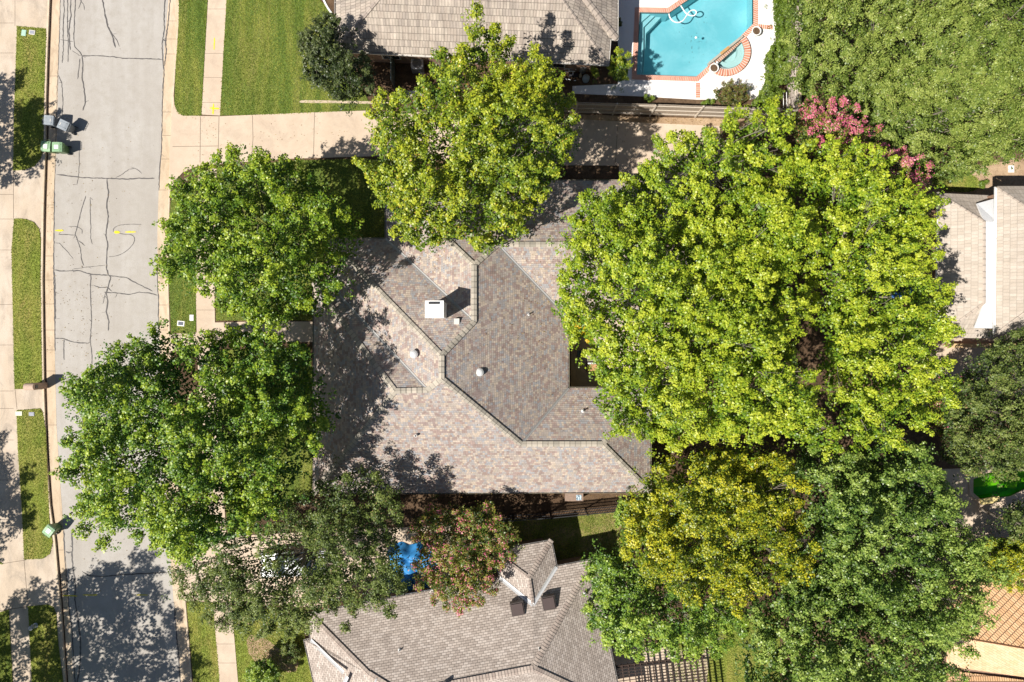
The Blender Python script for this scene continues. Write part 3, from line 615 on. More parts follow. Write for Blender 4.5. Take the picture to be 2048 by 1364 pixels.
# green pool at the right
gp = thing('swimming_pool', 'small bright green pool at the right edge of the picture', 'swimming pool', P(1995, 970, 0.1))
mb = MB(); basin(mb, gpool_w, 0.13, -0.9); mb.build('basin', M['greenfloor'], gp)
MB().slab(gpool_w, -0.02, -0.02).build('water', M['greenwater'], gp)
mb = MB(); mb.slab(pw([(1945, 975), (1945, 945), (2075, 940), (2075, 962)], -.3), -0.35, -0.88); mb.slab(pw([(2012, 975), (2012, 960), (2035, 962), (2030, 978)], -.2), -.15, -.34)
mb.build('pool_ledge', m_flat('lime_ledge', (0.30, 0.50, 0.04), .7), gp)
mb = MB(); coping(mb, gpool_w, 0.28, 0.20); mb.build('coping', M['walk'], gp)
st = thing('stone_bench', 'yellowish stone block at the edge of the green pool', 'bench', P(1983, 1002, .14))
a = P(1962, 1004, .4); b2 = P(1999, 998, .4); d = b2 - a
MB().box(((a.x + b2.x) / 2, (a.y + b2.y) / 2, .38), (d.length, .42, .07), math.atan2(d.y, d.x)).build('slab', m_flat('yellow_stone', (0.72, 0.58, 0.25), .8, var=.3, scale=3), st)
MB().box(((a.x + b2.x) / 2, (a.y + b2.y) / 2, .24), (d.length - .1, .34, .2), math.atan2(d.y, d.x)).build('base', m_flat('mustard_stone', (0.42, 0.32, 0.06), .8), st)

# ---------------------------------------------------------------- roofs and houses
def newell(vs):
    n = Vector((0, 0, 0))
    for i in range(len(vs)):
        a, b = vs[i], vs[(i + 1) % len(vs)]
        n += Vector(((a.y - b.y) * (a.z + b.z), (a.z - b.z) * (a.x + b.x), (a.x - b.x) * (a.y + b.y)))
    return n.normalized()
def roof_face(mb, pts, mi=0, uoff=0.0):
    vs = [P(*p) for p in pts]; n = newell(vs)
    if n.z < 0: vs = vs[::-1]; n = -n
    up = Vector((-n.x, -n.y, 0)) * n.z + Vector((0, 0, 1 - n.z * n.z)) if n.z < .9999 else Vector((0, 1, 0))
    up.normalize(); ud = Vector((up.y, -up.x, 0)).normalized() if abs(up.x) + abs(up.y) > 1e-5 else Vector((1, 0, 0))
    vdir = n.cross(ud).normalized(); vdir = vdir if vdir.z > 0 else -vdir
    zmin = min(vs, key=lambda v: v.z)
    tri = tessellate_polygon([[Vector((v.x, v.y, 0)) for v in vs]])
    for t in tri:
        q = [vs[i] for i in t]; nn = (q[1] - q[0]).cross(q[2] - q[0])
        if nn.z < 0: q = q[::-1]
        mb.add(q, [(0, 1, 2)], mi, [[((v - zmin).dot(ud) + uoff, (v - zmin).dot(vdir) + 0.001) for v in q]])
CR = random.Random(17)
def caps(mb, a, b, wd=0.30, step=0.24, mi=0, lift=0.02):
    """overlapping folded cap shingles along a ridge or hip"""
    a = P(*a); b = P(*b)
    if a.z > b.z: a, b = b, a
    d = b - a; L = d.length; d.normalize(); q = d.cross(Vector((0, 0, 1))).normalized(); up = q.cross(d).normalized()
    if up.z < 0: up = -up
    n = max(1, int(L / step)); s = L / n
    for i in range(n):
        p0 = a + d * (i * s - .03); p1 = a + d * ((i + 1) * s + .02); w2 = wd / 2
        for sg in (-1, 1):
            e = q * sg * w2 - Vector((0, 0, 1)) * w2 * 0.30
            v = [p0 + up * (.045 + lift), p1 + up * (.02 + lift), p1 + up * (.02 + lift) + e, p0 + up * (.045 + lift) + e]
            v += [v[0] - up * .03, v[3] - up * .04]
            f = [(0, 1, 2, 3), (0, 3, 5, 4)] if sg > 0 else [(3, 2, 1, 0), (4, 5, 3, 0)]
            rv = CR.random() if sg < 0 else rv_; rv_ = rv
            uq = [(rv, 0), (rv, 1), (rv, 1), (rv, 0)] if sg > 0 else [(rv, 0), (rv, 1), (rv, 1), (rv, 0)][::-1]
            mb.add(v, f, mi, [uq, [(rv, 0)] * 4])
        mb.add([p0 + up * (.045 + lift), p1 + up * (.02 + lift), p1 + up * (.045 + lift), p0 + up * (.05 + lift)], [(0, 1, 2, 3)], mi, [[(rv_, 0), (rv_, 1), (rv_, 1), (rv_, 0)]])
def capset(lines, mat, parent, V_=None, name='ridge_cap'):
    for l in lines:
        a, b, wd, st = l[:4]; m_ = MB(); caps(m_, V_[a] if V_ else a, V_[b] if V_ else b, wd=wd, step=st, lift=l[4] if len(l) > 4 else .02); m_.build(name, mat, parent)
def flashset(lines, mat, parent):
    for l in lines: m_ = MB(); strip(m_, *l); m_.build('valley_flashing', mat, parent)
def strip(mb, a, b, wd, lift=0.035, th=0.02):
    a = P(*a); b = P(*b); d = (b - a); L = d.length; d.normalize(); q = d.cross(Vector((0, 0, 1))).normalized() * wd / 2
    for sg in (-1, 1):
        e = q * sg + Vector((0, 0, wd * .22)); z = Vector((0, 0, lift))
        mb.add([a + z, b + z, b + z + e, a + z + e, a + z + e - Vector((0, 0, .03)), b + z + e - Vector((0, 0, .03))], [(0, 1, 2, 3), (3, 2, 5, 4)])
def gutter(mb, pts, wd=0.12, out=0.06):
    for a, b in zip(pts[:-1], pts[1:]):
        a_ = P(*a); b_ = P(*b); d = b_ - a_; L = d.length; an = math.atan2(d.y, d.x); c = (a_ + b_) / 2; dd = d.normalized()
        for s_ in (-1, 1):
            q = Vector((-dd.y, dd.x, 0)) * s_ * wd / 2
            mb.box((c.x + q.x, c.y + q.y, c.z - .045), (L + .1, 0.014, 0.11), an)
        mb.box((c.x, c.y, c.z - .1), (L + .1, wd, 0.012), an)
        k = max(1, int(L / 0.9))
        for i in range(k):
            p = a_ + d * ((i + .5) / k); mb.box((p.x, p.y, p.z - .005), (0.035, wd, 0.015), an)
def walls(name, outline, ztop, parent, mat, inset=0.55, gnd=YS, wins=True):
    pts = [Vector((*P(x, y, ztop)[:2], 0)) for x, y in outline]; n = len(pts)
    area = sum(pts[i].x * pts[(i + 1) % n].y - pts[(i + 1) % n].x * pts[i].y for i in range(n)); sg = 1 if area > 0 else -1
    ins = []
    for i in range(n):
        d1 = (pts[i] - pts[i - 1]).normalized(); d2 = (pts[(i + 1) % n] - pts[i]).normalized()
        n1 = Vector((-d1.y, d1.x, 0)) * sg; n2 = Vector((-d2.y, d2.x, 0)) * sg; m_ = n1 + n2; m_ = m_ / max(.4, m_.length_squared) * 2
        ins.append(pts[i] + m_ * inset)
    mb = MB(); mb.slab([(p.x, p.y) for p in ins], ztop - .16, gnd - .05); wl = mb.build('wall', mat, parent)
    so = MB().slab([(p.x, p.y) for p in pts], ztop - .14, ztop - .16)
    so.build('soffit', M['offwhite'], parent)
    if wins:
        for i in range(n):
            a, b = ins[i], ins[(i + 1) % n]; L = (b - a).length
            if L < 4.0: continue
            d = (b - a).normalized(); o_ = Vector((d.y, -d.x, 0)) * sg; k = int(L // 4.5) or 1; an = math.atan2(d.y, d.x)
            for j in range(k):
                c = a + d * L * (j + .5) / k
                f = MB(); f.box((c.x + o_.x * .02, c.y + o_.y * .02, 1.5), (1.3, .08, 1.3), an); fo = f.build('window', M['white'], parent)
                g = MB(); g.box((c.x + o_.x * .05, c.y + o_.y * .05, 1.5), (1.14, .05, 1.14), an); g.build('pane', M['glass'], fo)
    return wl
def pipe(parent, px, py, z, h, r=0.04, mat='white', name='vent_pipe'):
    p = P(px, py, z); mb = MB(); mb.lathe([(r * 3.2, -.12), (r * 2.4, 0.03), (r * 1.1, .09), (r, .1), (r, h), (r * .7, h), (r * .7, h - .05)], p, 14)
    return mb.build(name, M[mat], parent)
def turbine(parent, px, py, z):
    p = P(px, py, z); mb = MB(); mb.lathe([(.30, -.16), (.17, .02), (.16, .22), (.235, .25), (.25, .33), (.24, .36), (.15, .43), (.06, .455), (0, .46)], p, 24)
    for k in range(20):
        a = 2 * math.pi * k / 20; mb.box((p.x + .235 * math.cos(a), p.y + .235 * math.sin(a), p.z + .30), (.02, .05, .1), a + .6)
    return mb.build('roof_vent', M['metal2'], parent)
M['metal2'] = m_flat('light_vent_metal', (0.70, 0.70, 0.70), 0.4, 0.15)

# ---- main house
E = 3.0
hm = thing('house', 'large central house with blended brown shingle roof and white chimney', 'house', P(950, 700, YS))
V = dict(a=(771, 361, E), b=(1430, 361, E), c=(1430, 638, E), V1=(1137, 638, E), d=(1137, 776, E), e=(1301, 776, E), f=(1301, 984, E), g=(627, 987, E), h=(627, 566, E), i=(656, 566, E), j=(656, 477, E), k=(771, 477, E),
         P1=(948, 530, 6.7), P2=(995, 489, 5.78), P3=(948, 643, 6.7), P4=(883, 711, 7.8), P5=(883, 757, 7.8), P6=(855, 780, 7.15), P7=(790, 782, 7.15), P8=(1042, 888, 5.1), P9=(1205, 888, 5.1), P10=(1309, 489, 5.78))
mb = MB()
for f_ in ('k P3 P1 a', 'a P1 P2 P10 b', 'P2 V1 c P10', 'b P10 c', 'V1 P2 P1 P3 P4 P5 P8 d', 'j k P3 P4', 'j P4 P5 P6 i', 'i P6 P7 h', 'h P7 g', 'g P7 P6 P5 P8 P9 f', 'd P8 P9 e', 'e P9 f'):
    roof_face(mb, [V[q] for q in f_.split()], uoff=len(f_) * .37)
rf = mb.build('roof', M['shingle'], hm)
capset([(*s_.split(), .34, .33) for s_ in ('a P1', 'P1 P2', 'P2 P10', 'P10 b', 'P10 c', 'P1 P3', 'P3 P4', 'P4 P5', 'P5 P6', 'P6 P7', 'P7 h', 'P7 g', 'P5 P8', 'P8 P9', 'P9 f', 'P9 e', 'j P4')], M['cap'], rf, V)
flashset([(V[s_.split()[1]], V[s_.split()[0]], .17) for s_ in ('k P3', 'P2 V1', 'P6 i', 'P8 d')], M['flash'], rf)
out = [V[q] for q in ('a', 'b', 'c', 'V1', 'd', 'e', 'f', 'g', 'h', 'i', 'j', 'k')]
mb = MB(); gutter(mb, out + [out[0]]); mb.build('gutter', m_flat('taupe_gutter', (0.30, 0.27, 0.20), .5), hm)
walls('wall', [q[:2] for q in out], E, hm, M['brick'])
# chimney
ch = MB(); c0 = P(877.5, 622, 6.3); ch.box((c0.x, c0.y, 7.05), (1.0, 0.92, 3.2)); cho = ch.build('chimney', M['white'], hm)
cc = MB(); cc.box((c0.x, c0.y, 8.68), (1.1, 1.02, .07)); cc.build('chimney_cap', M['white'], cho)
cc = MB(); cc.box((c0.x - .02, c0.y + .36, 8.75), (.62, .12, .08)); cc.build('flue', M['black'], cho)
turbine(rf, 829, 708, 6.75); turbine(rf, 960, 744, 6.2)
mb = MB(); p = P(914, 643, 6.55); mb.box((p.x, p.y, p.z), (.32, .36, .5)); mb.build('vent_box', M['offwhite'], rf)
pipe(rf, 1057, 629, 4.6, .3); pipe(rf, 1050, 470, 5.3, .55, .06); pipe(rf, 834, 869, 5.15, .65, .085); pipe(rf, 1166, 822, 3.95, .3); pipe(rf, 1257, 975, 3.2, .2, .06, 'gutterdark')

# ---- lower house
h2 = thing('house', 'lower house with grey brown shingle roof and two dark skylights', 'house', P(950, 1300, YS))
W = dict(q1=(617, 1227, E), VL=(1000, 1155, E), VT=(1066, 1209, 4.15), VR=(1113, 1133, E), NE=(1184, 1119, E), R0=(1066, 1337, 5.8), R3=(800, 1388, 5.9), R1=(738, 1349, 5.2),
         NWb=(985, 1101, E), NEb=(1102, 1081, E), Bp=(1058, 1155, 4.15), E2=(1246, 1420, E), S1=(800, 1507, E), SW=(668, 1540, E), Rw=(755, 1420, 5.4), G1=(621, 1278, E), G2=(609, 1281, E))
mb = MB()
for f_ in ('q1 VL VT VR NE R0 R3 R1', 'NWb NEb Bp', 'NWb Bp VT VL', 'NEb VR VT Bp', 'NE E2 R0', 'R3 R0 E2 S1 SW Rw', 'R1 R3 Rw', 'q1 R1 Rw SW G2 G1'):
    roof_face(mb, [W[q] for q in f_.split()], uoff=len(f_) * .37)
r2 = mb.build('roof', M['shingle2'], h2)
capset([(*s_.split(), wd, .2) for s_, wd in (('NE R0', .42), ('R0 R3', .42), ('R3 R1', .42), ('q1 R1', .34), ('R0 E2', .4), ('NEb Bp', .36), ('NWb Bp', .22), ('Bp VT', .22))], M['cap2'], r2, W)
flashset([(W['VL'], W['VT'], .26), (W['VR'], W['VT'], .24), ((622, 1279, 3.02), (688, 1344, 4.65), .24, .05), ((684, 1375, 4.6), (695, 1352, 4.8), .24, .05), ((742, 1380, 5.3), (756, 1357, 5.35), .24, .06)], m_flat('bright_flashing', (0.72, 0.72, 0.72), .4, .2), r2)
out = [W[q] for q in ('q1', 'VL', 'NWb', 'NEb', 'VR', 'NE', 'E2', 'S1', 'SW', 'G2', 'G1')]
mb = MB(); gutter(mb, out + [out[0]]); mb.build('gutter', m_flat('grey_gutter', (0.35, 0.33, 0.31), .5), h2)
walls('wall', [q[:2] for q in out], E, h2, M['brick'])
def skylight(px, py, z):
    p = P(px, py, z); a = math.radians(10.8); mb = MB(); mb.box((p.x, p.y, z), (.86, .86, .38), a); o = mb.build('skylight', m_flat('bronze_skylight', (0.06, 0.045, 0.04), .45), r2)
    mb = MB(); mb.box((p.x, p.y, z + .23), (.72, .72, .04), a); mb.build('dome', m_flat('bronze_dome', (0.085, 0.06, 0.055), .4), o)
skylight(1035, 1216, 4.25); skylight(1097.5, 1204, 4.2)
pipe(r2, 799, 1300, 4.6, .28); pipe(r2, 1078, 1296, 5.2, .28); pipe(r2, 1170, 1188, 3.7, .28); pipe(r2, 890, 1362, 5.6, .75, .11, 'offwhite')
sd = thing('satellite_dish', 'small white satellite dish on the eave of the lower house', 'satellite dish', P(866, 1183, 3.1))
mb = MB(); mb.tube([P(859, 1187, 3.0), P(862, 1181, 3.25), P(868, 1180, 3.5)], [.025] * 3, 8, cap=True); mb.build('arm', M['offwhite'], sd)
mb = MB(); c0 = P(871, 1180, 3.6); ax = Vector((-.5, -.75, .35)).normalized(); u_ = ax.cross(Vector((0, 0, 1))).normalized(); v_ = ax.cross(u_)
vs = []; fs = []
for i, (r, dz) in enumerate(((0.001, 0), (.12, .02), (.22, .06), (.30, .11))):
    for k in range(20):
        t = k / 20 * 2 * math.pi; vs.append(c0 + (u_ * math.cos(t) + v_ * math.sin(t) * .85) * r * 1.1 + ax * dz)
for i in range(3):
    for k in range(20): fs.append((i * 20 + k, i * 20 + (k + 1) % 20, (i + 1) * 20 + (k + 1) % 20, (i + 1) * 20 + k))
mb.add(vs, fs); mb.build('dish', M['white'], sd)

# ---- upper house
h1 = thing('house', 'upper house with weathered grey tile roof beside the pool', 'house', P(950, 0, YS))
U = dict(SW=(671, 102, E), SE=(1216, 129, E), Ja=(1220, 77, E), Jb=(1234, 78, E), NEe=(1236, -260, E), NW=(672, -260, E), RL=(871, -140, 6.6), RR=(1026, -140, 6.6), K1=(1164, 0, 4.2), K2=(1177, 0, 4.2), T1=(1096, -98, 5.6), T2=(1102, -104, 5.6))
mb = MB()
for f_ in ('SW SE RR RL', 'SE Ja K1 T1 RR', 'Ja Jb K2 T2 T1 K1', 'Jb NEe T2 K2', 'SW RL NW', 'RL RR T1 T2 NEe NW'):
    roof_face(mb, [U[q] for q in f_.split()], uoff=len(f_) * .3)
r1 = mb.build('roof', M['tile1'], h1)
tc_ = m_cap('tile_cap', (0.36, 0.30, 0.26), (0.46, 0.39, 0.33))
capset([('SW', 'RL', .22, .4), ('SE', 'RR', .2, .4), ('RL', 'RR', .3, .4)], tc_, r1, U)
capset([((1233, 77, 3.02), (1171, -2, 4.25), .4, .4)], tc_, r1)
mb = MB(); gutter(mb, [U[q] for q in ('NW', 'SW', 'SE', 'Ja', 'Jb', 'NEe')], .16); mb.build('gutter', M['offwhite'], h1)
walls('wall', [U[q][:2] for q in ('SW', 'SE', 'Ja', 'Jb', 'NEe', 'NW')], E, h1, M['brick'])

# ---- right house
h3 = thing('house', 'right house with cream tile roofs and a white metal panel between them', 'house', P(1990, 520, YS))
mb = MB()
for f_ in ([(1876, 386, E), (1968, 443, 4.7), (1968, 606, 4.7), (1873, 675, E)], [(1876, 386, E), (1992, 391, E), (1992, 396, 3.3), (1954, 407, 3.5), (1968, 443, 4.7)],
           [(1873, 675, E), (1968, 606, 4.7), (1949, 656, 3.45), (1990, 657, 3.45), (1990, 677, E)]):
    roof_face(mb, f_)
r3 = mb.build('roof', M['tile2'], h3)
mb = MB()
UE = 4.7
for f_ in ([(1994, 377, UE), (2125, 462, 7.6), (2125, 570, 7.6), (1991, 668, UE)], [(1994, 372, UE), (2200, 372, UE), (2200, 462, 7.6), (2125, 462, 7.6)], [(1991, 669, UE), (2125, 571, 7.6), (2200, 571, 7.6), (2200, 671, UE)]):
    roof_face(mb, f_, uoff=.2)
r3b = mb.build('upper_roof', M['tile2'], h3)
cc_ = m_cap('cream_cap', (0.44, 0.37, 0.31), (0.50, 0.43, 0.37))
capset([((1876, 386, E), (1968, 443, 4.7), .16, .4), ((1968, 443, 4.7), (1968, 606, 4.7), .2, .4), ((1968, 606, 4.7), (1873, 675, E), .16, .4)], cc_, r3)
capset([((1994, 375, UE), (2125, 462, 7.6), .16, .4), ((1991, 668, UE), (2125, 570, 7.6), .16, .4)], cc_, r3b)
mb = MB()
Z_ = [P(*q) for q in ((1954, 407, 3.95), (1993, 396, 3.95), (1993, 443, 4.52), (1993, 606, 4.52), (1993, 657, 3.95), (1949, 656, 3.95), (1968.5, 606, 4.66), (1968.5, 443, 4.66))]
mb.add(Z_, [(0, 7, 2, 1), (7, 6, 3, 2), (6, 5, 4, 3)]); zb_ = [q - Vector((0, 0, .12)) for q in Z_]
mb.add(Z_ + zb_, [(i_, (i_ + 1) % 8, 8 + (i_ + 1) % 8, 8 + i_) for i_ in range(8)])
for y in (444, 484, 528, 566, 605): mb.box((*P(1980.5, y, 4.6)[:2], 4.61), (.7, .03, .05), .08)
mb.build('metal_panel', m_flat('white_roof_metal', (0.74, 0.75, 0.77), .4, .1, var=.05), h3)
mb = MB(); gutter(mb, [(1876, 386, E), (1873, 675, E)], .1); mb.build('gutter', M['white'], h3)
mb = MB(); gutter(mb, [(1993, 375, UE), (1990.5, 668, UE)], .16); mb.build('gutter', M['white'], h3)
mb = MB(); mb.slab(pw([(1884, 396), (2190, 396), (2190, 664), (1881, 664)], 2.9), 2.86, .05); mb.slab(pw([(2004, 384), (2190, 384), (2190, 660), (2002, 660)], 4.5), 4.56, 2.87); mb.build('wall', M['brick'], h3)
wallr = thing('garden_wall', 'low orange brick wall below the right house', 'wall', P(1930, 686, YS))
a = P(1890, 690, .3); b2 = P(2100, 692, .3); MB().box(((a.x + b2.x) / 2, (a.y + b2.y) / 2, .3), ((b2 - a).length, .22, .5), 0).build('brickwork', m_flat('orange_brick', (0.62, 0.34, 0.14), .85, var=.3, scale=8), wallr)
MB().box(((a.x + b2.x) / 2, (a.y + b2.y) / 2, .57), ((b2 - a).length, .28, .05), 0).build('coping', m_flat('sand_coping', (0.66, 0.46, 0.24), .85, var=.15), wallr)

# ---- orange tile house, bottom right
h4 = thing('house', 'house with orange clay tile roof in the bottom right corner', 'house', P(2010, 1300, YS))
def planez(px, py, z0, gx, gy, x0, y0):
    z = z0
    for _ in range(12):
        p = P(px, py, z); z = z0 + gx * (p.x - x0) + gy * (p.y - y0)
    return (px, py, z)
o0 = P(1900, 1271, 3.6)
pf = lambda x, y: planez(x, y, 3.6, .25, -.25, o0.x, o0.y)
L0, L1 = pf(1900, 1271), pf(2200, 1322)
mb = MB(); roof_face(mb, [pf(1895, 1140), pf(2200, 1120), L1, L0])
roof_face(mb, [pf(1895, 1140), L0, (1893, 1310, 2.7), (1880, 1160, 2.7)])
l2a, l2b = (1900, 1333, 2.75), (2200, 1376, L1[2] - 1.3)
r4 = mb.build('roof', M['tile3'], h4)
mb = MB(); roof_face(mb, [L0, L1, l2b, l2a])
roof_face(mb, [(1893, 1312, 2.69), L0, l2a, (1893, 1336, 2.69)])
M['tile4'] = m_shingle('pale_orange_clay_tile', [(0.74, 0.50, 0.30), (0.78, 0.53, 0.33), (0.71, 0.47, 0.27)], cw=0.3, ch=0.17, line=0.35, bump=0.5, gap=0.14, vgap=0.05, blotch=0.08, pairs=False)
mb.build('roof', M['tile4'], h4)
mb = MB(); roof_face(mb, [(1893, 1340, 2.3), (2200, 1380, 2.6), (2200, 1560, 3.8), (1893, 1560, 3.8)], uoff=.1); mb.build('lower_roof', M['tile3'], h4)
mb = MB(); caps(mb, L0, L1, .1, .4, lift=0.0); mb.build('ridge_cap', m_flat('dark_ridge_line', (0.16, 0.07, 0.03), .9), r4)
MB().slab(pw([(1925, 1180), (2170, 1180), (2170, 1500), (1925, 1500)], 2.2), 2.2, .05).build('wall', M['brick'], h4)

# ---------------------------------------------------------------- trees
def inpoly(X, Y, poly):
    px = np.array([p[0] for p in poly]); py = np.array([p[1] for p in poly]); r = np.zeros(X.shape, bool); j = len(px) - 1
    for i in range(len(px)):
        c = ((py[i] > Y) != (py[j] > Y)) & (X < (px[j] - px[i]) * (Y - py[i]) / (py[j] - py[i] + 1e-12) + px[i])
        r ^= c; j = i
    return r
def pdist(X, Y, poly):
    D = np.full(X.shape, 1e9); n = len(poly)
    for i in range(n):
        ax, ay = poly[i]; bx, by = poly[(i + 1) % n]; dx, dy = bx - ax, by - ay
        t = np.clip(((X - ax) * dx + (Y - ay) * dy) / (dx * dx + dy * dy + 1e-12), 0, 1)
        D = np.minimum(D, np.hypot(X - ax - t * dx, Y - ay - t * dy))
    return D
def leaves_mesh(name, pos, nrm, size, tint, mat, parent, rng, aspect=0.8):
    n = len(pos); off = np.array(WL.get(parent.name, Vector((0, 0, 0))))
    nrm = nrm / (np.linalg.norm(nrm, axis=1, keepdims=True) + 1e-9)
    r = rng.normal(size=(n, 3)); u = np.cross(nrm, r); u /= np.linalg.norm(u, axis=1, keepdims=True) + 1e-9; v = np.cross(nrm, u)
    s = size[:, None] * 0.5; a = aspect
    p = pos - off; bend = nrm * s * 0.35
    q = np.stack([p - u * s + bend * 0.6, p - v * s * a, p + u * s - bend * .8, p + v * s * a], axis=1).reshape(-1, 3)
    me = bpy.data.meshes.new(name); me.vertices.add(4 * n); me.vertices.foreach_set('co', q.astype(np.float32).ravel())
    me.loops.add(4 * n); me.loops.foreach_set('vertex_index', np.arange(4 * n, dtype=np.int32))
    me.polygons.add(n); me.polygons.foreach_set('loop_start', np.arange(0, 4 * n, 4, dtype=np.int32))
    try: me.polygons.foreach_set('loop_total', np.full(n, 4, dtype=np.int32))
    except Exception: pass
    me.update(calc_edges=True)
    at = me.attributes.new('tint', 'FLOAT_COLOR', 'POINT')
    c = np.ones((n, 4), np.float32); c[:, :3] = tint; at.data.foreach_set('color', np.repeat(c, 4, axis=0).ravel())
    me.materials.append(mat)
    o = bpy.data.objects.new(name, me); link(o, parent); return o
def canopy(rng, poly, zo, zt, r=1.1, sp=1.05, cl_sp=0.42, nl=16, leaf=0.16, cr=0.30, shoulder=4.0, jz=0.9, und=1.3, fill=0.35, droop=0.0, wave=2.2, up=0.75, skip=0.0, dens=2.6, mat_d=110, tilt=(0, 0), crev=0.0, deep=1.1, ms=0, mh=1.7):
    """returns leaf positions, normals, sizes, tints and the bough centres"""
    xs = np.array([p[0] for p in poly]); ys = np.array([p[1] for p in poly])
    cx, cy = xs.mean(), ys.mean()
    # dart throwing for boughs
    B = []; cand = rng.uniform([xs.min(), ys.min()], [xs.max(), ys.max()], size=(9000, 2))
    cand = cand[inpoly(cand[:, 0], cand[:, 1], poly)]; D = pdist(cand[:, 0], cand[:, 1], poly); ok = D > r * 0.42; cand, D = cand[ok], D[ok]
    keep = []
    for k in range(len(cand)):
        if not keep: keep.append(k); continue
        d = cand[keep] - cand[k]
        if (d * d).sum(1).min() > sp * sp: keep.append(k)
    B = cand[keep]; D = D[keep]
    if skip: kk = (rng.random(len(B)) > skip) | (D < 1.0); B, D = B[kk], D[kk]
    ph = rng.uniform(0, 6.28, 6); k1 = 2 * math.pi / (wave * 2.1); k2 = 2 * math.pi / (wave * 3.7)
    und_z = und * (0.5 * np.sin(B[:, 0] * k1 + ph[0] + 1.3 * np.sin(B[:, 1] * k2 + ph[1])) * np.sin(B[:, 1] * k1 + ph[2]) + 0.5 * np.sin(B[:, 0] * k2 + ph[3]) * np.cos(B[:, 1] * k2 * 1.3 + ph[4]))
    gx, gy = np.mean(xs), np.mean(ys)
    mc = []
    if ms:
        for q in rng.uniform([xs.min() - 2, ys.min() - 2], [xs.max() + 2, ys.max() + 2], size=(2500, 2)):
            if not mc or ((np.array(mc) - q) ** 2).sum(1).min() > ms * ms: mc.append(q)
        mc = np.array(mc); mr = rng.uniform(-1, .55, len(mc)) * mh * .6; mt = rng.random(len(mc)); mst = rng.uniform(.75, 1.3, len(mc))
    def mass(X, Y):
        # slightly radial metric so that the masses follow the limbs
        dx = X[:, None] - mc[None, :, 0]; dy = Y[:, None] - mc[None, :, 1]; ra = np.stack([mc[:, 0] - gx, mc[:, 1] - gy], 1); ra = ra / (np.linalg.norm(ra, axis=1, keepdims=True) + 1e-6)
        al = dx * ra[:, 0] + dy * ra[:, 1]; ac = -dx * ra[:, 1] + dy * ra[:, 0]
        d_ = np.hypot(al * .72, ac * 1.15) / mst; o_ = np.argsort(d_, axis=1)[:, :2]; i_ = np.arange(len(X)); d1 = d_[i_, o_[:, 0]]; d2 = d_[i_, o_[:, 1]]
        return o_[:, 0], np.clip((d2 - d1) / ms, 0, 1)
    def warp(X, Y):      # crowns are rarely level: lean of the dome and branch-wise furrows
        h = np.minimum((X - gx) * tilt[0] + (Y - gy) * tilt[1] - .5 * (abs(tilt[0]) + abs(tilt[1]) > 0), 0)
        if ms:
            k_, c_ = mass(X, Y); h = h + mr[k_] + mh * (np.clip(c_ / .5, 0, 1) ** .55 - 1)
        if crev:
            a_ = np.arctan2(Y - gy, X - gx); r_ = np.hypot(X - gx, Y - gy)
            h = h - crev * np.clip(np.sin(a_ * 7 + ph[0] + 1.6 * np.sin(r_ * .55 + ph[1])) * .6 + np.sin(X * 1.1 + ph[2]) * np.sin(Y * 1.25 + ph[3]) * .8 - .15, 0, 1) * np.clip(r_ / 3, .4, 1)
        return h
    s = np.clip(D / shoulder, 0, 1); dome = warp(B[:, 0], B[:, 1]) + zo + (zt - zo) * np.sqrt(1 - (1 - s) ** 2) - droop * (1 - s) ** 3
    zc = dome + und_z * np.clip(s * 2, .3, 1) + rng.uniform(-jz, jz * .6, len(B)) - r * .6
    if ms:
        k_, c_ = mass(B[:, 0], B[:, 1]); kk = (c_ > .12) | (rng.random(len(B)) > .6); B, D, s, zc, k_ = B[kk], D[kk], s[kk], zc[kk], k_[kk]
    rb = r * rng.uniform(.7, 1.2, len(B)) * np.clip(.55 + D * .35, .55, 1.05)
    btint = np.clip(rng.random(len(B)) * .7 + .15 + .22 * np.sin(B[:, 0] * .55 + ph[5]) * np.sin(B[:, 1] * .6 + ph[4]), 0, 1)
    if ms: btint = btint * .65 + mt[k_] * .35
    Pp, Nn, Tt, Ss = [], [], [], []
    out = np.stack([B[:, 0] - cx, B[:, 1] - cy], 1); out /= np.linalg.norm(out, axis=1, keepdims=True) + 1e-6
    TT = np.array([.3, .55, .78, 1.0]); CRS = np.array([1.2, 1.15, 1.0, .72])
    for i in range(len(B)):
        nf = max(4, int(dens * rb[i] ** 2 / (cl_sp ** 2))); d = rng.normal(size=(nf, 3)); d /= np.linalg.norm(d, axis=1, keepdims=True); d[:, 2] = np.abs(d[:, 2]) * 1.0 - .08
        d[:, :2] += out[i] * (.25 + .55 * (1 - s[i])); d /= np.linalg.norm(d, axis=1, keepdims=True)
        L = rb[i] * rng.uniform(.7, 1.3, nf)
        c = d[:, None, :] * L[:, None, None] * TT[None, :, None]; c[:, :, 2] += .22 * L[:, None] * TT[None, :] ** 2
        c += np.array([B[i, 0], B[i, 1], zc[i]])
        crs = np.broadcast_to(CRS[None, :] * cr, (nf, 4)) * rng.uniform(.8, 1.15, (nf, 1)); tt = np.broadcast_to(TT[None, :], (nf, 4)); fr = np.repeat(rng.random((nf, 1)), 4, 1)
        c = c.reshape(-1, 3); crs = crs.reshape(-1); tt = tt.reshape(-1); fr = fr.reshape(-1); dd = np.repeat(d, 4, 0)
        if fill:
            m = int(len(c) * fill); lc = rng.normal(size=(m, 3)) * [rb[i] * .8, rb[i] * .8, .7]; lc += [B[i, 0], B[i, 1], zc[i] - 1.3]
            c = np.vstack([c, lc]); dd = np.vstack([dd, np.tile([0, 0, 1.], (m, 1))]); crs = np.append(crs, np.full(m, cr * 1.3)); tt = np.append(tt, np.zeros(m)); fr = np.append(fr, rng.random(m))
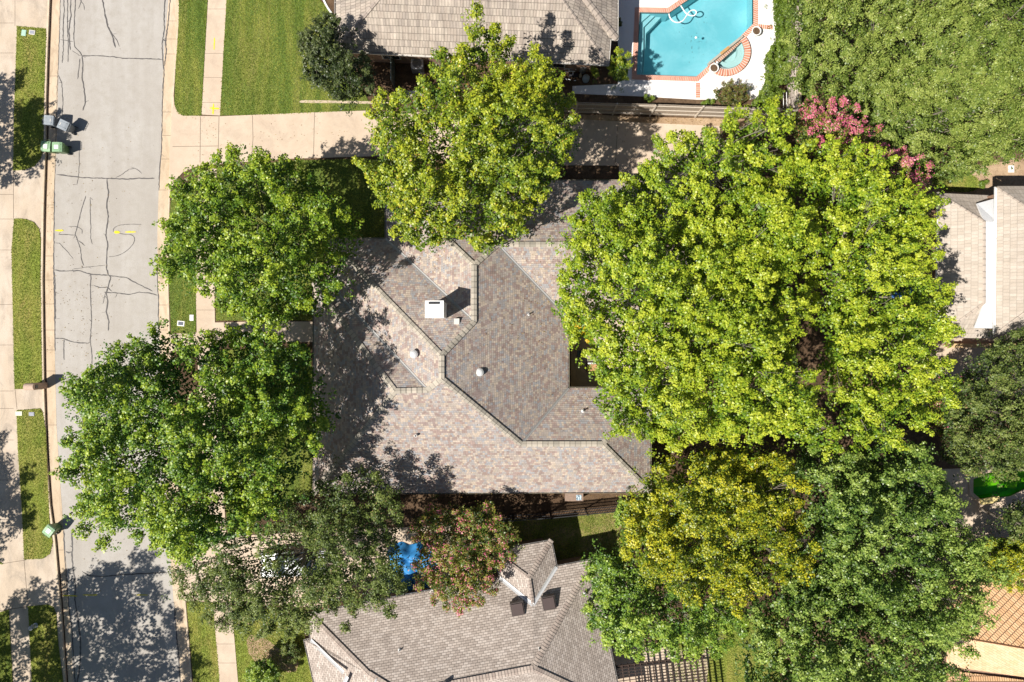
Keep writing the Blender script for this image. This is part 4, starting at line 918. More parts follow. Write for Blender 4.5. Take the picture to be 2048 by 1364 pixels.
        kk = len(c); lp = rng.normal(size=(kk, nl, 3)); lp /= np.linalg.norm(lp, axis=2, keepdims=True); rel = lp * rng.uniform(.4, 1.05, (kk, nl, 1)); lp = rel * crs[:, None, None]; lp[:, :, 2] *= .85
        nn = dd[:, None, :] * .35 + rel * .55 + rng.normal(size=(kk, nl, 3)) * .36; nn[:, :, 2] += up
        pos = c[:, None, :] + lp
        t = np.stack([np.broadcast_to((btint[i] * .55 + .45 * tt)[:, None], (kk, nl)), rng.random((kk, nl)), np.broadcast_to(fr[:, None], (kk, nl))], 2)
        Pp.append(pos.reshape(-1, 3)); Nn.append(nn.reshape(-1, 3)); Tt.append(t.reshape(-1, 3)); Ss.append(leaf * rng.uniform(.7, 1.25, kk * nl))
    # inner foliage that closes the crown, tinted darker to imitate inner shade
    A = (xs.max() - xs.min()) * (ys.max() - ys.min()); nm = int(A * mat_d * (0.155 / leaf) ** 1.5)
    Q = rng.uniform([xs.min(), ys.min()], [xs.max(), ys.max()], size=(nm, 2)); Q = Q[inpoly(Q[:, 0], Q[:, 1], poly)]; Dq = pdist(Q[:, 0], Q[:, 1], poly)
    kq = Dq > r * .45; Q, Dq = Q[kq], Dq[kq]
    if skip > .1:
        kq = (np.sin(Q[:, 0] * 1.9 + ph[1]) + np.sin(Q[:, 1] * 2.3 + ph[2]) + .6 * np.sin((Q[:, 0] + Q[:, 1]) * 3.7)) < 2.0 - skip * 7; Q, Dq = Q[kq], Dq[kq]
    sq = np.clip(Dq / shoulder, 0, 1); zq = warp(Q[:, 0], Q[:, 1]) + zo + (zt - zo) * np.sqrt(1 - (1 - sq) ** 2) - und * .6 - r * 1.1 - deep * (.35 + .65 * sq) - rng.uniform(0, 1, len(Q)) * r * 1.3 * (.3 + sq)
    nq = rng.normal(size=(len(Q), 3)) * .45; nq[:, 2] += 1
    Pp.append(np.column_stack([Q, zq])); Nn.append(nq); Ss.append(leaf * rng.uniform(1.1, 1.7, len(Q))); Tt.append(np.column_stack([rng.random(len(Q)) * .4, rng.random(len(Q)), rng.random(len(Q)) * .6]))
    return np.vstack(Pp), np.vstack(Nn), np.concatenate(Ss), np.vstack(Tt), np.column_stack([B, zc]), rb
LEAFN = [0]
def tree(name, label, cat, px, zo, zt, mat, seed, bark='bark', group=None, trunk=None, tr=0.22, flower=0.0, clip=True, nlimb=34, sx=None, **kw):
    if sx: px = [(sx[0] - (sx[0] - a) * sx[1], b) for a, b in px]
    rng = np.random.default_rng(seed); poly = [tuple(P(x, y, zo)[:2]) for x, y in px]
    if trunk is None: trunk = (sum(p[0] for p in poly) / len(poly), sum(p[1] for p in poly) / len(poly))
    else: trunk = tuple(P(*trunk, 0)[:2])
    t = thing(name, label, cat, (trunk[0], trunk[1], YS), group)
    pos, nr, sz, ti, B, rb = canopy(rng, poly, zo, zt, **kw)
    if flower:
        k = rng.random(len(B)) ; 
        f = rng.random(len(pos)) < flower * (0.3 + 1.4 * (ti[:, 2] > .5))
        f &= pos[:, 2] > np.quantile(pos[:, 2], .35)
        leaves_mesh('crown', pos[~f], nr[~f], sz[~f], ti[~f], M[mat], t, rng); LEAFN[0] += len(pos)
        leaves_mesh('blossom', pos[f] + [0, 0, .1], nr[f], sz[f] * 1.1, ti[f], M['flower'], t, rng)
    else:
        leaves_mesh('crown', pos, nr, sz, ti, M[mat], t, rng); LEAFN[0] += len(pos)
    # trunk with limbs
    mb = MB(); zf = max(1.2, min(zo * .42, 4.2)) if zo > 3 else zo * .4
    T0 = Vector((trunk[0], trunk[1], 0.0)); F0 = T0 + Vector((rng.uniform(-.2, .2), rng.uniform(-.2, .2), zf))
    mb.tube([T0, T0 + Vector((0, 0, .3)), T0 * .5 + F0 * .5, F0, F0 + Vector((.1, .1, (zt - zf) * .35)), F0 + Vector((.2, -.1, (zt - zf) * .7))], [tr * 1.5, tr * 1.1, tr, tr * .9, tr * .6, tr * .2], 9)
    idx = rng.permutation(len(B))[:nlimb]
    for i in idx:
        e = Vector(B[i]); e.z -= .3; s0 = F0 + Vector((0, 0, rng.uniform(-.1, .45) * (zt - zf)))
        d = e - s0; m1 = s0 + d * .35 + Vector((0, 0, -.04 * d.length + .3)); m2 = s0 + d * .7 + Vector((rng.uniform(-.3, .3), rng.uniform(-.3, .3), .15))
        m1.z -= .35; m2.z -= .7; r0 = tr * rng.uniform(.18, .34); mb.tube([s0, m1, m2, e], [r0, r0 * .7, r0 * .45, r0 * .15], 6)
        for k in range(4):     # twigs reaching the outer leaves
            a = rng.uniform(0, 6.28); ee = e + Vector((math.cos(a) * rb[i] * .9, math.sin(a) * rb[i] * .9, rng.uniform(.1, .8) * rb[i])); mm = e * .5 + ee * .5 + Vector((0, 0, .1))
            mb.tube([m2, e * .6 + m2 * .4, mm, ee], [r0 * .3, r0 * .22, r0 * .15, .008], 4)
    mb.build('trunk', M[bark], t, smooth=True)
    return t
G = dict(cl_sp=0.5, nl=21, leaf=0.128, cr=0.27)
tree('sweetgum_tree', 'yellow green tree between the driveway and the central roof', 'tree',
     [(735, 185), (760, 158), (785, 185), (812, 200), (838, 185), (862, 160), (868, 120), (882, 95), (905, 92), (920, 110), (935, 60), (960, 42), (985, 55), (1000, 50), (1030, 80), (1025, 115), (1060, 110), (1090, 105), (1105, 130), (1130, 160), (1145, 185), (1148, 215), (1165, 265), (1150, 300), (1135, 340), (1110, 370), (1095, 395), (1080, 420), (1060, 450), (1050, 465), (1010, 485), (970, 505), (945, 515), (930, 490), (880, 480), (835, 508), (805, 490), (785, 455), (765, 420), (750, 385), (715, 350), (745, 325), (740, 290), (735, 240)],
     9.0, 12.5, 'lf_gum2', 21, 'bark2', r=.8, sp=.8, und=.7, jz=.8, crev=1.0, deep=1.0, ms=1.9, mh=2.1, **G)
tree('sweetgum_tree', 'rounded green tree by the street just below the driveway', 'tree',
     [(300, 410), (335, 385), (340, 350), (370, 330), (400, 300), (430, 300), (455, 320), (485, 290), (500, 275), (530, 300), (560, 310), (590, 300), (615, 330), (640, 370), (680, 385), (700, 400), (720, 455), (700, 500), (680, 540), (680, 580), (665, 600), (640, 600), (620, 650), (590, 640), (560, 655), (500, 655), (450, 650), (420, 610), (390, 600), (350, 590), (320, 550), (300, 520), (305, 480)],
     8.2, 12.6, 'lf_gum', 22, r=.85, sp=.85, und=.8, jz=1.0, crev=1.2, tilt=(-.03, -.08), deep=1.2, ms=2.0, mh=2.6, sx=(722, .92), **G)
tree('sweetgum_tree', 'very large green tree overhanging the street at lower left', 'tree',
     [(85, 905), (100, 870), (105, 825), (115, 790), (110, 765), (125, 730), (160, 725), (200, 715), (215, 680), (240, 660), (270, 670), (285, 635), (310, 650), (350, 680), (390, 660), (420, 650), (480, 650), (540, 660), (590, 690), (610, 720), (625, 760), (640, 800), (665, 870), (640, 895), (620, 920), (590, 960), (570, 1000), (540, 1050), (520, 1080), (480, 1090), (430, 1100), (390, 1120), (370, 1140), (340, 1125), (300, 1090), (260, 1080), (240, 1100), (230, 1075), (200, 1055), (160, 1040), (130, 1030), (125, 1000), (105, 960), (95, 930)],
     9.8, 14.6, 'lf_gum3', 23, r=.88, sp=.85, und=.9, jz=1.0, crev=1.4, tilt=(-.0, -.13), shoulder=4.5, deep=1.2, ms=2.2, mh=2.8, sx=(662, .945), **G)
O = dict(cl_sp=0.40, nl=18, leaf=0.105, cr=0.26)
tree('live_oak_tree', 'dark grey green live oak above the white car', 'tree',
     [(340, 1180), (350, 1130), (390, 1110), (420, 1075), (470, 1060), (520, 1060), (560, 1010), (600, 985), (640, 960), (690, 935), (730, 940), (760, 960), (800, 985), (805, 1030), (800, 1090), (812, 1150), (800, 1200), (765, 1240), (715, 1235), (700, 1270), (660, 1230), (620, 1260), (590, 1290), (560, 1275), (500, 1280), (450, 1260), (400, 1245), (370, 1210)],
     7.5, 9.8, 'lf_oak', 24, r=.8, sp=.8, und=.6, jz=.8, skip=.11, fill=.1, mat_d=90, crev=.8, ms=1.9, mh=1.6, **O)
tree('sweetgum_tree', 'loose light green tree with bare twigs above the garage end', 'tree',
     [(1235, 360), (1270, 330), (1300, 300), (1320, 255), (1350, 275), (1375, 260), (1395, 235), (1420, 250), (1465, 210), (1500, 225), (1530, 205), (1560, 230), (1575, 260), (1570, 300), (1600, 350), (1540, 420), (1480, 440), (1400, 450), (1350, 470), (1280, 440)],
     8.0, 10.0, 'lf_lime', 25, 'bark2', r=.85, sp=.85, und=1.4, skip=.16, fill=.1, nlimb=40, **G)
tree('sweetgum_tree', 'huge lime green tree spreading over the courtyard', 'tree',
     [(1090, 610), (1120, 580), (1115, 555), (1135, 520), (1150, 480), (1135, 425), (1165, 385), (1190, 390), (1230, 360), (1290, 385), (1350, 450), (1400, 420), (1470, 400), (1550, 390), (1600, 450), (1615, 600), (1600, 680), (1605, 760), (1630, 830), (1670, 890), (1640, 915), (1600, 890), (1550, 880), (1500, 890), (1440, 890), (1390, 880), (1350, 910), (1300, 880), (1270, 870), (1215, 860), (1180, 810), (1200, 770), (1180, 720), (1170, 690), (1125, 680), (1110, 640)],
     9.5, 13.5, 'lf_lime', 26, 'bark2', r=.8, sp=.8, und=.7, jz=.8, wave=3.0, crev=1.2, deep=1.0, ms=2.1, mh=2.4, **G)
tree('sweetgum_tree', 'large lime green tree left of the cream tile roofs', 'tree',
     [(1560, 330), (1580, 280), (1640, 255), (1690, 290), (1740, 300), (1790, 330), (1830, 370), (1870, 400), (1870, 450), (1890, 500), (1870, 540), (1885, 580), (1910, 610), (1895, 650), (1895, 700), (1920, 730), (1890, 770), (1900, 800), (1850, 840), (1820, 870), (1780, 890), (1730, 900), (1700, 880), (1680, 830), (1650, 760), (1640, 700), (1645, 640), (1620, 560), (1610, 450), (1570, 390)],
     9.0, 12.0, 'lf_lime', 27, 'bark2', r=.8, sp=.8, und=.7, jz=.8, wave=3.0, crev=1.4, deep=1.0, ms=2.1, mh=2.5, **G)
tree('elm_tree', 'golden yellow green tree right of the iron fence', 'tree',
     [(1235, 1090), (1240, 1040), (1270, 1000), (1290, 960), (1320, 930), (1380, 910), (1440, 895), (1500, 900), (1560, 910), (1610, 935), (1620, 990), (1610, 1020), (1640, 1060), (1635, 1100), (1600, 1150), (1580, 1195), (1560, 1190), (1520, 1205), (1480, 1230), (1420, 1200), (1380, 1190), (1330, 1200), (1290, 1170), (1250, 1130)],
     8.8, 11.5, 'lf_elm', 28, r=.75, sp=.78, und=.8, jz=.8, crev=1.0, deep=1.0, ms=1.9, mh=1.8, cl_sp=.42, nl=18, leaf=.12, cr=.28)
tree('ash_tree', 'very large mid green tree in the lower right', 'tree',
     [(1590, 940), (1640, 890), (1700, 900), (1760, 890), (1830, 880), (1870, 890), (1890, 940), (1930, 970), (1960, 1010), (1950, 1050), (1975, 1100), (1980, 1140), (1990, 1190), (1950, 1190), (1940, 1230), (1965, 1280), (1930, 1300), (1950, 1364), (1940, 1440), (1500, 1440), (1490, 1364), (1520, 1290), (1490, 1240), (1550, 1190), (1610, 1150), (1630, 1070)],
     8.2, 11.0, 'lf_ash', 29, r=.8, sp=.8, und=.8, jz=.8, wave=3.0, crev=1.3, deep=1.0, ms=2.0, mh=2.3, cl_sp=.42, nl=17, leaf=.125, cr=.28)
tree('ash_tree', 'fresh green tree over the slatted pergola', 'tree',
     [(1165, 1145), (1190, 1110), (1210, 1100), (1240, 1110), (1290, 1140), (1340, 1170), (1420, 1190), (1500, 1220), (1510, 1290), (1470, 1290), (1430, 1340), (1420, 1300), (1380, 1340), (1330, 1320), (1290, 1310), (1260, 1340), (1230, 1300), (1185, 1290), (1170, 1250), (1185, 1215), (1175, 1180)],
     6.5, 8.6, 'lf_ash2', 30, 'bark2', r=.75, sp=.8, und=.8, jz=.8, crev=1.0, deep=1.0, ms=1.8, mh=2.0, cl_sp=.42, nl=17, leaf=.13, cr=.28)
tree('live_oak_tree', 'enormous dense olive green oak filling the top right corner', 'tree',
     [(1570, 150), (1572, 60), (1585, -60), (2150, -60), (2150, 330), (2048, 320), (2010, 310), (2000, 330), (1980, 345), (1940, 365), (1890, 350), (1860, 320), (1800, 310), (1760, 290), (1740, 240), (1700, 215), (1640, 190), (1600, 165)],
     6.5, 8.2, 'lf_oak2', 31, r=.7, sp=.66, und=.5, jz=.6, crev=.6, deep=.8, ms=1.7, mh=1.1, fill=.1, cl_sp=.36, nl=20, leaf=.105, cr=.27)
tree('live_oak_tree', 'grey green oak at the right edge below the cream roofs', 'tree',
     [(1890, 800), (1920, 750), (1950, 730), (1990, 690), (2030, 660), (2100, 640), (2130, 960), (2048, 950), (1990, 960), (1930, 950), (1890, 930), (1900, 860)],
     6.8, 8.6, 'lf_oak', 32, r=.8, sp=.7, und=.6, fill=.15, **O)
tree('live_oak_tree', 'small grey green oak below the green pool at the right edge', 'tree',
     [(2010, 1030), (2035, 1005), (2110, 995), (2110, 1110), (2048, 1095), (2018, 1070)], 4.5, 6.0, 'lf_oak', 33, r=.7, sp=.8, shoulder=1.6, und=.4, nlimb=12, tr=.12, **O)
tree('holly_tree', 'dark glossy evergreen tree on the corner of the upper lawn', 'tree',
     [(605, 130), (600, 80), (625, 60), (640, 40), (670, 25), (690, 50), (690, 80), (705, 110), (745, 110), (750, 150), (755, 190), (700, 200), (680, 205), (650, 185), (620, 170)],
     4.6, 6.6, 'lf_holly', 34, r=.6, sp=.62, und=.5, jz=.4, shoulder=2.0, nlimb=16, tr=.14, cl_sp=.33, nl=20, leaf=.11, cr=.22)
tree('crape_myrtle', 'pink flowering crape myrtle between the big oak and lime trees', 'tree',
     [(1585, 250), (1600, 205), (1640, 205), (1690, 210), (1745, 245), (1765, 285), (1810, 295), (1865, 345), (1865, 395), (1810, 390), (1760, 350), (1700, 335), (1640, 300), (1600, 285)],
     7.4, 8.6, 'lf_myrtle', 35, 'bark2', r=.55, sp=.6, und=.5, shoulder=1.5, flower=.34, nlimb=20, tr=.1, cl_sp=.34, nl=16, leaf=.10, cr=.2)
tree('crape_myrtle', 'pink and rust crape myrtle at the eave of the lower house', 'tree',
     [(822, 1045), (855, 1010), (900, 1020), (960, 1010), (990, 1000), (1000, 1040), (1030, 1060), (1040, 1100), (1000, 1150), (990, 1190), (960, 1200), (920, 1220), (880, 1215), (840, 1180), (818, 1145), (835, 1100), (818, 1075)],
     4.8, 6.0, 'lf_myrtle', 36, 'bark2', r=.55, sp=.66, und=.6, shoulder=1.8, flower=.10, nlimb=20, tr=.1, skip=.08, fill=.15, cl_sp=.36, nl=14, leaf=.10, cr=.22)
tree('crape_myrtle', 'dark crape myrtle with few pink flowers beside the right edge oak', 'tree',
     [(1868, 770), (1895, 735), (1935, 760), (1960, 800), (1940, 860), (1905, 895), (1875, 860)],
     3.8, 4.8, 'lf_myrtle', 37, r=.5, sp=.65, und=.5, shoulder=1.2, flower=.08, nlimb=12, tr=.08, skip=.1, cl_sp=.36, nl=14, leaf=.10, cr=.22)
def shrub(name, label, px, zo, zt, mat, seed, cat='shrub', **kw):
    d = dict(r=.4, sp=.4, cl_sp=.26, nl=14, leaf=.075, cr=.15, und=.15, jz=.15, shoulder=.8, fill=.1, nlimb=6, tr=.04, dens=4.5, mat_d=260, deep=.1); d.update(kw)
    return tree(name, label, cat, px, zo, zt, M_[mat] if False else mat, seed, **d)
def oval(cx, cy, rx, ry, n=14): return [(cx + rx * math.cos(2 * math.pi * i / n), cy + ry * math.sin(2 * math.pi * i / n)) for i in range(n)]
shrub('round_shrub', 'rounded reddish green shrub at the bottom of the pool deck', oval(1466, 188, 38, 26), 1.0, 1.6, 'lf_redgreen', 41, leaf=.06)
shrub('conifer_shrub', 'tall yellow green shrub between tile roof corner and pool', oval(1238, 137, 24, 32), 2.2, 3.4, 'lf_gum2', 42, leaf=.08)
shrub('conifer_shrub', 'narrow pale shrub below the tile roof corner', oval(1191, 143, 12, 16), 1.6, 2.4, 'lf_gum2', 43, leaf=.07)
shrub('leafy_shrub', 'bright green bush at the bottom edge by the footpath', smoothpoly([(488, 1345), (505, 1320), (530, 1312), (560, 1330), (565, 1364), (540, 1385), (500, 1380)], 1), 1.6, 2.4, 'lf_ash2', 44)
shrub('leafy_shrub', 'dark clipped shrub beside the left wall of the lower house', oval(582, 1305, 22, 20), 1.0, 1.5, 'lf_oak', 45)
shrub('leafy_shrub', 'tiny round bush in the dirt above the right house', oval(1968, 368, 7, 7), .5, .75, 'lf_vine', 46, r=.2, sp=.22)
shrub('leafy_shrub', 'yellow green bush above the orange tile roof', [(1940, 1120), (1960, 1082), (2000, 1070), (2048, 1073), (2110, 1080), (2110, 1190), (2048, 1185), (1990, 1178), (1950, 1150)], 3.6, 4.8, 'lf_elm', 47, r=.6, sp=.65, shoulder=1.5, leaf=.09, cr=.2, cl_sp=.32)
shrub('golden_shrub', 'golden yellow shrub in the corner of the courtyard', [(1143, 640), (1170, 632), (1185, 650), (1183, 690), (1170, 685), (1160, 668), (1145, 660)], 5.2, 6.0, 'lf_yellow', 48, leaf=.11, cr=.18, shoulder=.6)
shrub('round_shrub', 'small dark bush at the eave corner beside the pool deck', oval(1240, 42, 6, 10), .8, 1.2, 'lf_holly', 49, r=.25, sp=.25)
shrub('leafy_shrub', 'low green plant beside the deck at the wooden fence', oval(1297, 196, 11, 6), .4, .7, 'lf_vine', 50, r=.22, sp=.25)
shrub('leafy_shrub', 'low green plant beside the round shrub at the fence', oval(1418, 204, 14, 6), .4, .6, 'lf_vine', 51, r=.2, sp=.22)
shrub('young_tree', 'small fresh green sapling at the end of the iron fence', [(1232, 1008), (1243, 996), (1262, 1010), (1268, 1040), (1245, 1055), (1222, 1035)], 3.2, 4.2, 'lf_ash2', 52, 'sapling', leaf=.11, cr=.2)
shrub('vine_hedge', 'bright green climbing vine along the wall right of the pool', smoothpoly([(1545, -60), (1545, 0), (1549, 50), (1550, 80), (1526, 108), (1532, 150), (1520, 180), (1500, 200), (1510, 217), (1558, 217), (1568, 175), (1578, 100), (1600, 0), (1600, -60)], 1), 1.9, 2.5, 'lf_vine', 53, 'hedge', r=.42, sp=.42, leaf=.08, cl_sp=.28, und=.25)
# trees across the street beyond the frame whose shade falls on the road
def offtree(label, gx, gy, rad, zo, zt, seed, **kw):
    k = H / (H - zo); cx = 1024 + (gx - 1024) * k; cy = 682 + (gy - 682) * k; r = rad * k; rr = random.Random(seed)
    pl = [(cx + r * rr.uniform(.8, 1.08) * math.cos(2 * math.pi * i / 22), cy + r * rr.uniform(.8, 1.08) * math.sin(2 * math.pi * i / 22)) for i in range(22)]
    d = dict(r=1.1, sp=1.15, cl_sp=.5, nl=14, leaf=.17, cr=.32, fill=.15, nlimb=20, mat_d=45, deep=.3); d.update(kw)
    return tree('street_tree', label, 'tree', pl, zo, zt, 'lf_gum3', seed, **d)
offtree('tree across the street shading the bottom of the road', 10, 1418, 215, 9.0, 11.5, 61, skip=.14)
offtree('tree across the street shading the far footpath', -215, 1085, 130, 7.5, 10, 62, skip=.1)
offtree('tree across the street shading the upper left lawn strip', -140, 345, 112, 7.5, 10, 63, skip=.1)

# short grass standing on the lawns
M['blade'] = m_leaf('grass_blade', (0.11, 0.18, 0.02), (0.25, 0.33, 0.045), (0.52, 0.53, 0.12), 0.3, .6, .2)
grng = np.random.default_rng(77); GP, GN, GS, GT = [], [], [], []
for px, z in LAWNS:
    poly = pw(px, z); X0, X1 = max(min(p[0] for p in poly), -37.5), min(max(p[0] for p in poly), 37.5); Y0, Y1 = max(min(p[1] for p in poly), -25), min(max(p[1] for p in poly), 25)
    if X1 <= X0 or Y1 <= Y0: continue
    n_ = min(int((X1 - X0) * (Y1 - Y0) * 380), 60000); Q = grng.uniform([X0 - .03, Y0 - .03], [X1 + .03, Y1 + .03], size=(n_, 2))
    kk = inpoly(Q[:, 0], Q[:, 1], poly) | (pdist(Q[:, 0], Q[:, 1], poly) < .03); Q = Q[kk]; n_ = len(Q)
    t_ = .5 + .22 * np.sin(Q[:, 0] * 5.5 + 1.2 * np.sin(Q[:, 1] * .6)) + .2 * np.sin(Q[:, 0] * .9 + Q[:, 1] * .5) + grng.normal(size=n_) * .18
    GP.append(np.column_stack([Q, np.full(n_, z + .022)])); nn_ = grng.normal(size=(n_, 3)) * .7; nn_[:, 2] += .8; GN.append(nn_); GS.append(grng.uniform(.05, .10, n_)); GT.append(np.column_stack([t_, grng.random(n_), grng.random(n_)]))
class _Z: name = '__root__'
WL['__root__'] = Vector((0, 0, 0))
def root_mesh(name, mat):
    e = bpy.data.objects.new('tmp', None); WL[e.name] = Vector((0, 0, 0)); o = leaves_mesh(name, np.vstack(GP), np.vstack(GN), np.concatenate(GS), np.vstack(GT), mat, e, grng, aspect=.45); o.parent = None; bpy.data.objects.remove(e); return o
meta(root_mesh('grass', M['blade']), 'short mown grass blades covering the lawns', 'grass', None, 'stuff')

M['litter'] = m_leaf('fallen_leaf', (0.10, 0.06, 0.02), (0.26, 0.15, 0.05), (0.42, 0.30, 0.09), 0.1, .8, .1)
GP, GN, GS, GT = [], [], [], []
def litter(n_, cx, cy, sx, sy, z):
    for _ in range(n_):
        p_ = P(grng.normal(cx, sx), grng.normal(cy, sy), z); GP.append([[p_.x, p_.y, z + .012]]); GN.append([[grng.normal() * .25, grng.normal() * .25, 1]]); GS.append([grng.uniform(.04, .10)]); GT.append([grng.random(3)])
litter(260, 1200, 290, 110, 28, .15); litter(240, 1330, 240, 70, 5, .14); litter(90, 600, 270, 90, 25, .15); litter(120, 180, 350, 50, 90, .012); litter(160, 160, 640, 35, 60, .012); litter(120, 240, 1150, 60, 70, .012); litter(60, 100, 400, 5, 120, .012); litter(80, 420, 300, 20, 60, .15); litter(120, 1310, 1010, 60, 10, .12); litter(90, 1180, 990, 60, 5, .12); litter(60, 1360, 180, 50, 10, .165)
meta(root_mesh('fallen_leaves', M['litter']), 'brown fallen leaves scattered on driveway, dirt strip and street', 'fallen leaves', None, 'stuff')
# litter lying on the central roof, below the trees and in the valleys
def roofz(pts3, x, y):
    a_, b_, c_ = [P(*q) for q in pts3]; n_ = (b_ - a_).cross(c_ - a_); return a_.z - (n_.x * (x - a_.x) + n_.y * (y - a_.y)) / n_.z
GP, GN, GS, GT = [], [], [], []
for n_, face, cx, cy, sx, sy in ((150, ('g', 'P7', 'P5'), 900, 940, 130, 25), (140, ('k', 'P3', 'P1'), 850, 520, 35, 18), (120, ('V1', 'P2', 'P8'), 1090, 620, 30, 60), (100, ('d', 'P8', 'P9'), 1190, 800, 25, 14), (90, ('V1', 'P2', 'c'), 1090, 540, 30, 25), (120, ('V1', 'P2', 'P8'), 1000, 700, 60, 110)):
    f3 = [V[q] for q in face]
    for _ in range(n_):
        p_ = P(grng.normal(cx, sx), grng.normal(cy, sy), 4.5); z_ = roofz(f3, p_.x, p_.y)
        q_ = p_ * ((H - z_) / (H - 4.5)); z_ = roofz(f3, q_.x, q_.y)
        if z_ < 3.05 or z_ > 7.7: continue
        GP.append([[q_.x, q_.y, z_ + .025]]); GN.append([[grng.normal() * .3, grng.normal() * .3, 1]]); GS.append([grng.uniform(.04, .09)]); GT.append([grng.random(3)])
o_ = leaves_mesh('leaf_litter', np.vstack(GP), np.vstack(GN), np.concatenate(GS), np.vstack(GT), M['litter'], rf, grng, aspect=.6); o_['kind'] = 'stuff'

# ---------------------------------------------------------------- fences
def picket(name, label, line, h, mat_b, post_every, board_w, gap, rails, railmat, rail_side, postmat, lean=0):
    pts = [P(x, y, YS) for x, y in line]; base = pts[0]
    f = thing(name, label, 'fence', base)
    mb = MB(); rb_ = MB(); pb = []; rr = random.Random(7)
    for a, b in zip(pts[:-1], pts[1:]):
        d = b - a; L = d.length; dn = d.normalized(); q = Vector((-dn.y, dn.x, 0)) * rail_side; an = math.atan2(d.y, d.x)
        k = int(L / (board_w + gap))
        for i in range(k):
            c = a + dn * ((i + .5) * L / k); hh = h + rr.uniform(-.02, .02); mb.box((c.x, c.y, YS + hh / 2), (board_w, .022, hh), an + rr.uniform(-.03, .03))
        for z in rails:
            c = (a + b) / 2 + q * .045; rb_.box((c.x, c.y, YS + z), (L, .045, .09), an)
        n = max(1, int(L / post_every))
        for i in range(n + 1):
            c = a + d * i / n + q * .05; pb.append((c, an))
    mb.build('pickets', mat_b, f); rb_.build('rail', railmat, f)
    for c, an in pb:
        m_ = MB(); m_.box((c.x, c.y, YS + (h + .08) / 2), (.09, .09, h + .08), an); m_.build('post', postmat, f)
    return f
grayw = m_flat('weathered_grey_board', (0.42, 0.35, 0.28), .85, var=.35, scale=5)
palew = m_flat('pale_fence_rail', (0.60, 0.53, 0.45), .8, var=.2, scale=5)
picket('wooden_fence', 'weathered wooden board fence between pool deck and driveway', [(1080, 222), (1150, 226), (1300, 230), (1480, 236), (1575, 238)], 2.2, grayw, 2.6, .14, .012, (.4, 1.15, 1.95), palew, -1, palew)
picket('iron_fence', 'black iron picket fence below the central house', [(950, 1033), (1100, 1023), (1240, 1009), (1310, 1001)], 1.75, M['black'], 2.4, .03, .085, (.25, 1.0, 1.65), M['black'], -1, M['black'])
f = thing('board_fence', 'pale wooden fence with cap rail beside the vine', 'fence', P(1577, 120, YS))
for a, b, mt in (((1574, -60), (1574, 236), 'pale'),):
    A = P(*a, YS); Bq = P(*b, YS); d = Bq - A; an = math.atan2(d.y, d.x); L = d.length
    mb = MB(); k = int(L / .16)
    for i in range(k):
        c = A + d * (i + .5) / k; mb.box((c.x, c.y, YS + 1.1), (.15, .03, 2.2), an)
    mb.build('boards', m_flat('pale_weathered_board', (0.56, 0.48, 0.42), .85, var=.2, scale=4), f)
    mb = MB(); c = (A + Bq) / 2; mb.box((c.x - .0, c.y, YS + 2.23), (L, .16, .05), an); mb.build('cap_rail', m_flat('sand_rail', (0.68, 0.54, 0.38), .8), f)
    mb = MB()
    for z in (.5, 1.6): mb.box((c.x - .06, c.y, YS + z), (L, .05, .1), an)
    mb.build('rail', palew, f)
f = thing('garden_gate', 'white metal gate frame at the lower end of the vine', 'gate', P(1568, 200, YS))
mb = MB()
for x in (1567, 1573):
    mb.tube([P(x, 184, .1), P(x, 184, 1.9), P(x, 216, 1.9), P(x, 216, .1)], [.022] * 4, 6)
mb.build('frame', M['white'], f)
f = thing('side_fence', 'dark fence panel between the upper house and its shrubs', 'fence', P(788, 140, YS))
mb = MB(); A = P(790, 122, YS); Bq = P(790, 178, YS); k = 16
for i in range(k): c = A + (Bq - A) * (i + .5) / k; mb.box((c.x, c.y, .95), (.02, .11, 1.7))
mb.build('boards', m_flat('green_grey_board', (0.12, 0.14, 0.13), .8), f)
mb = MB(); mb.box((A.x, (A.y + Bq.y) / 2, 1.82), (.05, 2.0, .06)); mb.build('cap_rail', m_flat('grey_green_rail', (0.25, 0.3, 0.29), .7), f)
f = thing('low_wall', 'pale low wall above the driveway beside the yellow green tree', 'wall', P(830, 182, YS))
MB().box((*P(850, 190, .5)[:2], .45), (3.6, .25, .75)).build('block', m_flat('pinkish_block', (0.55, 0.42, 0.36), .85, var=.2), f)
MB().box((*P(850, 190, .5)[:2], .85), (3.7, .32, .06)).build('coping', M['offwhite'], f)

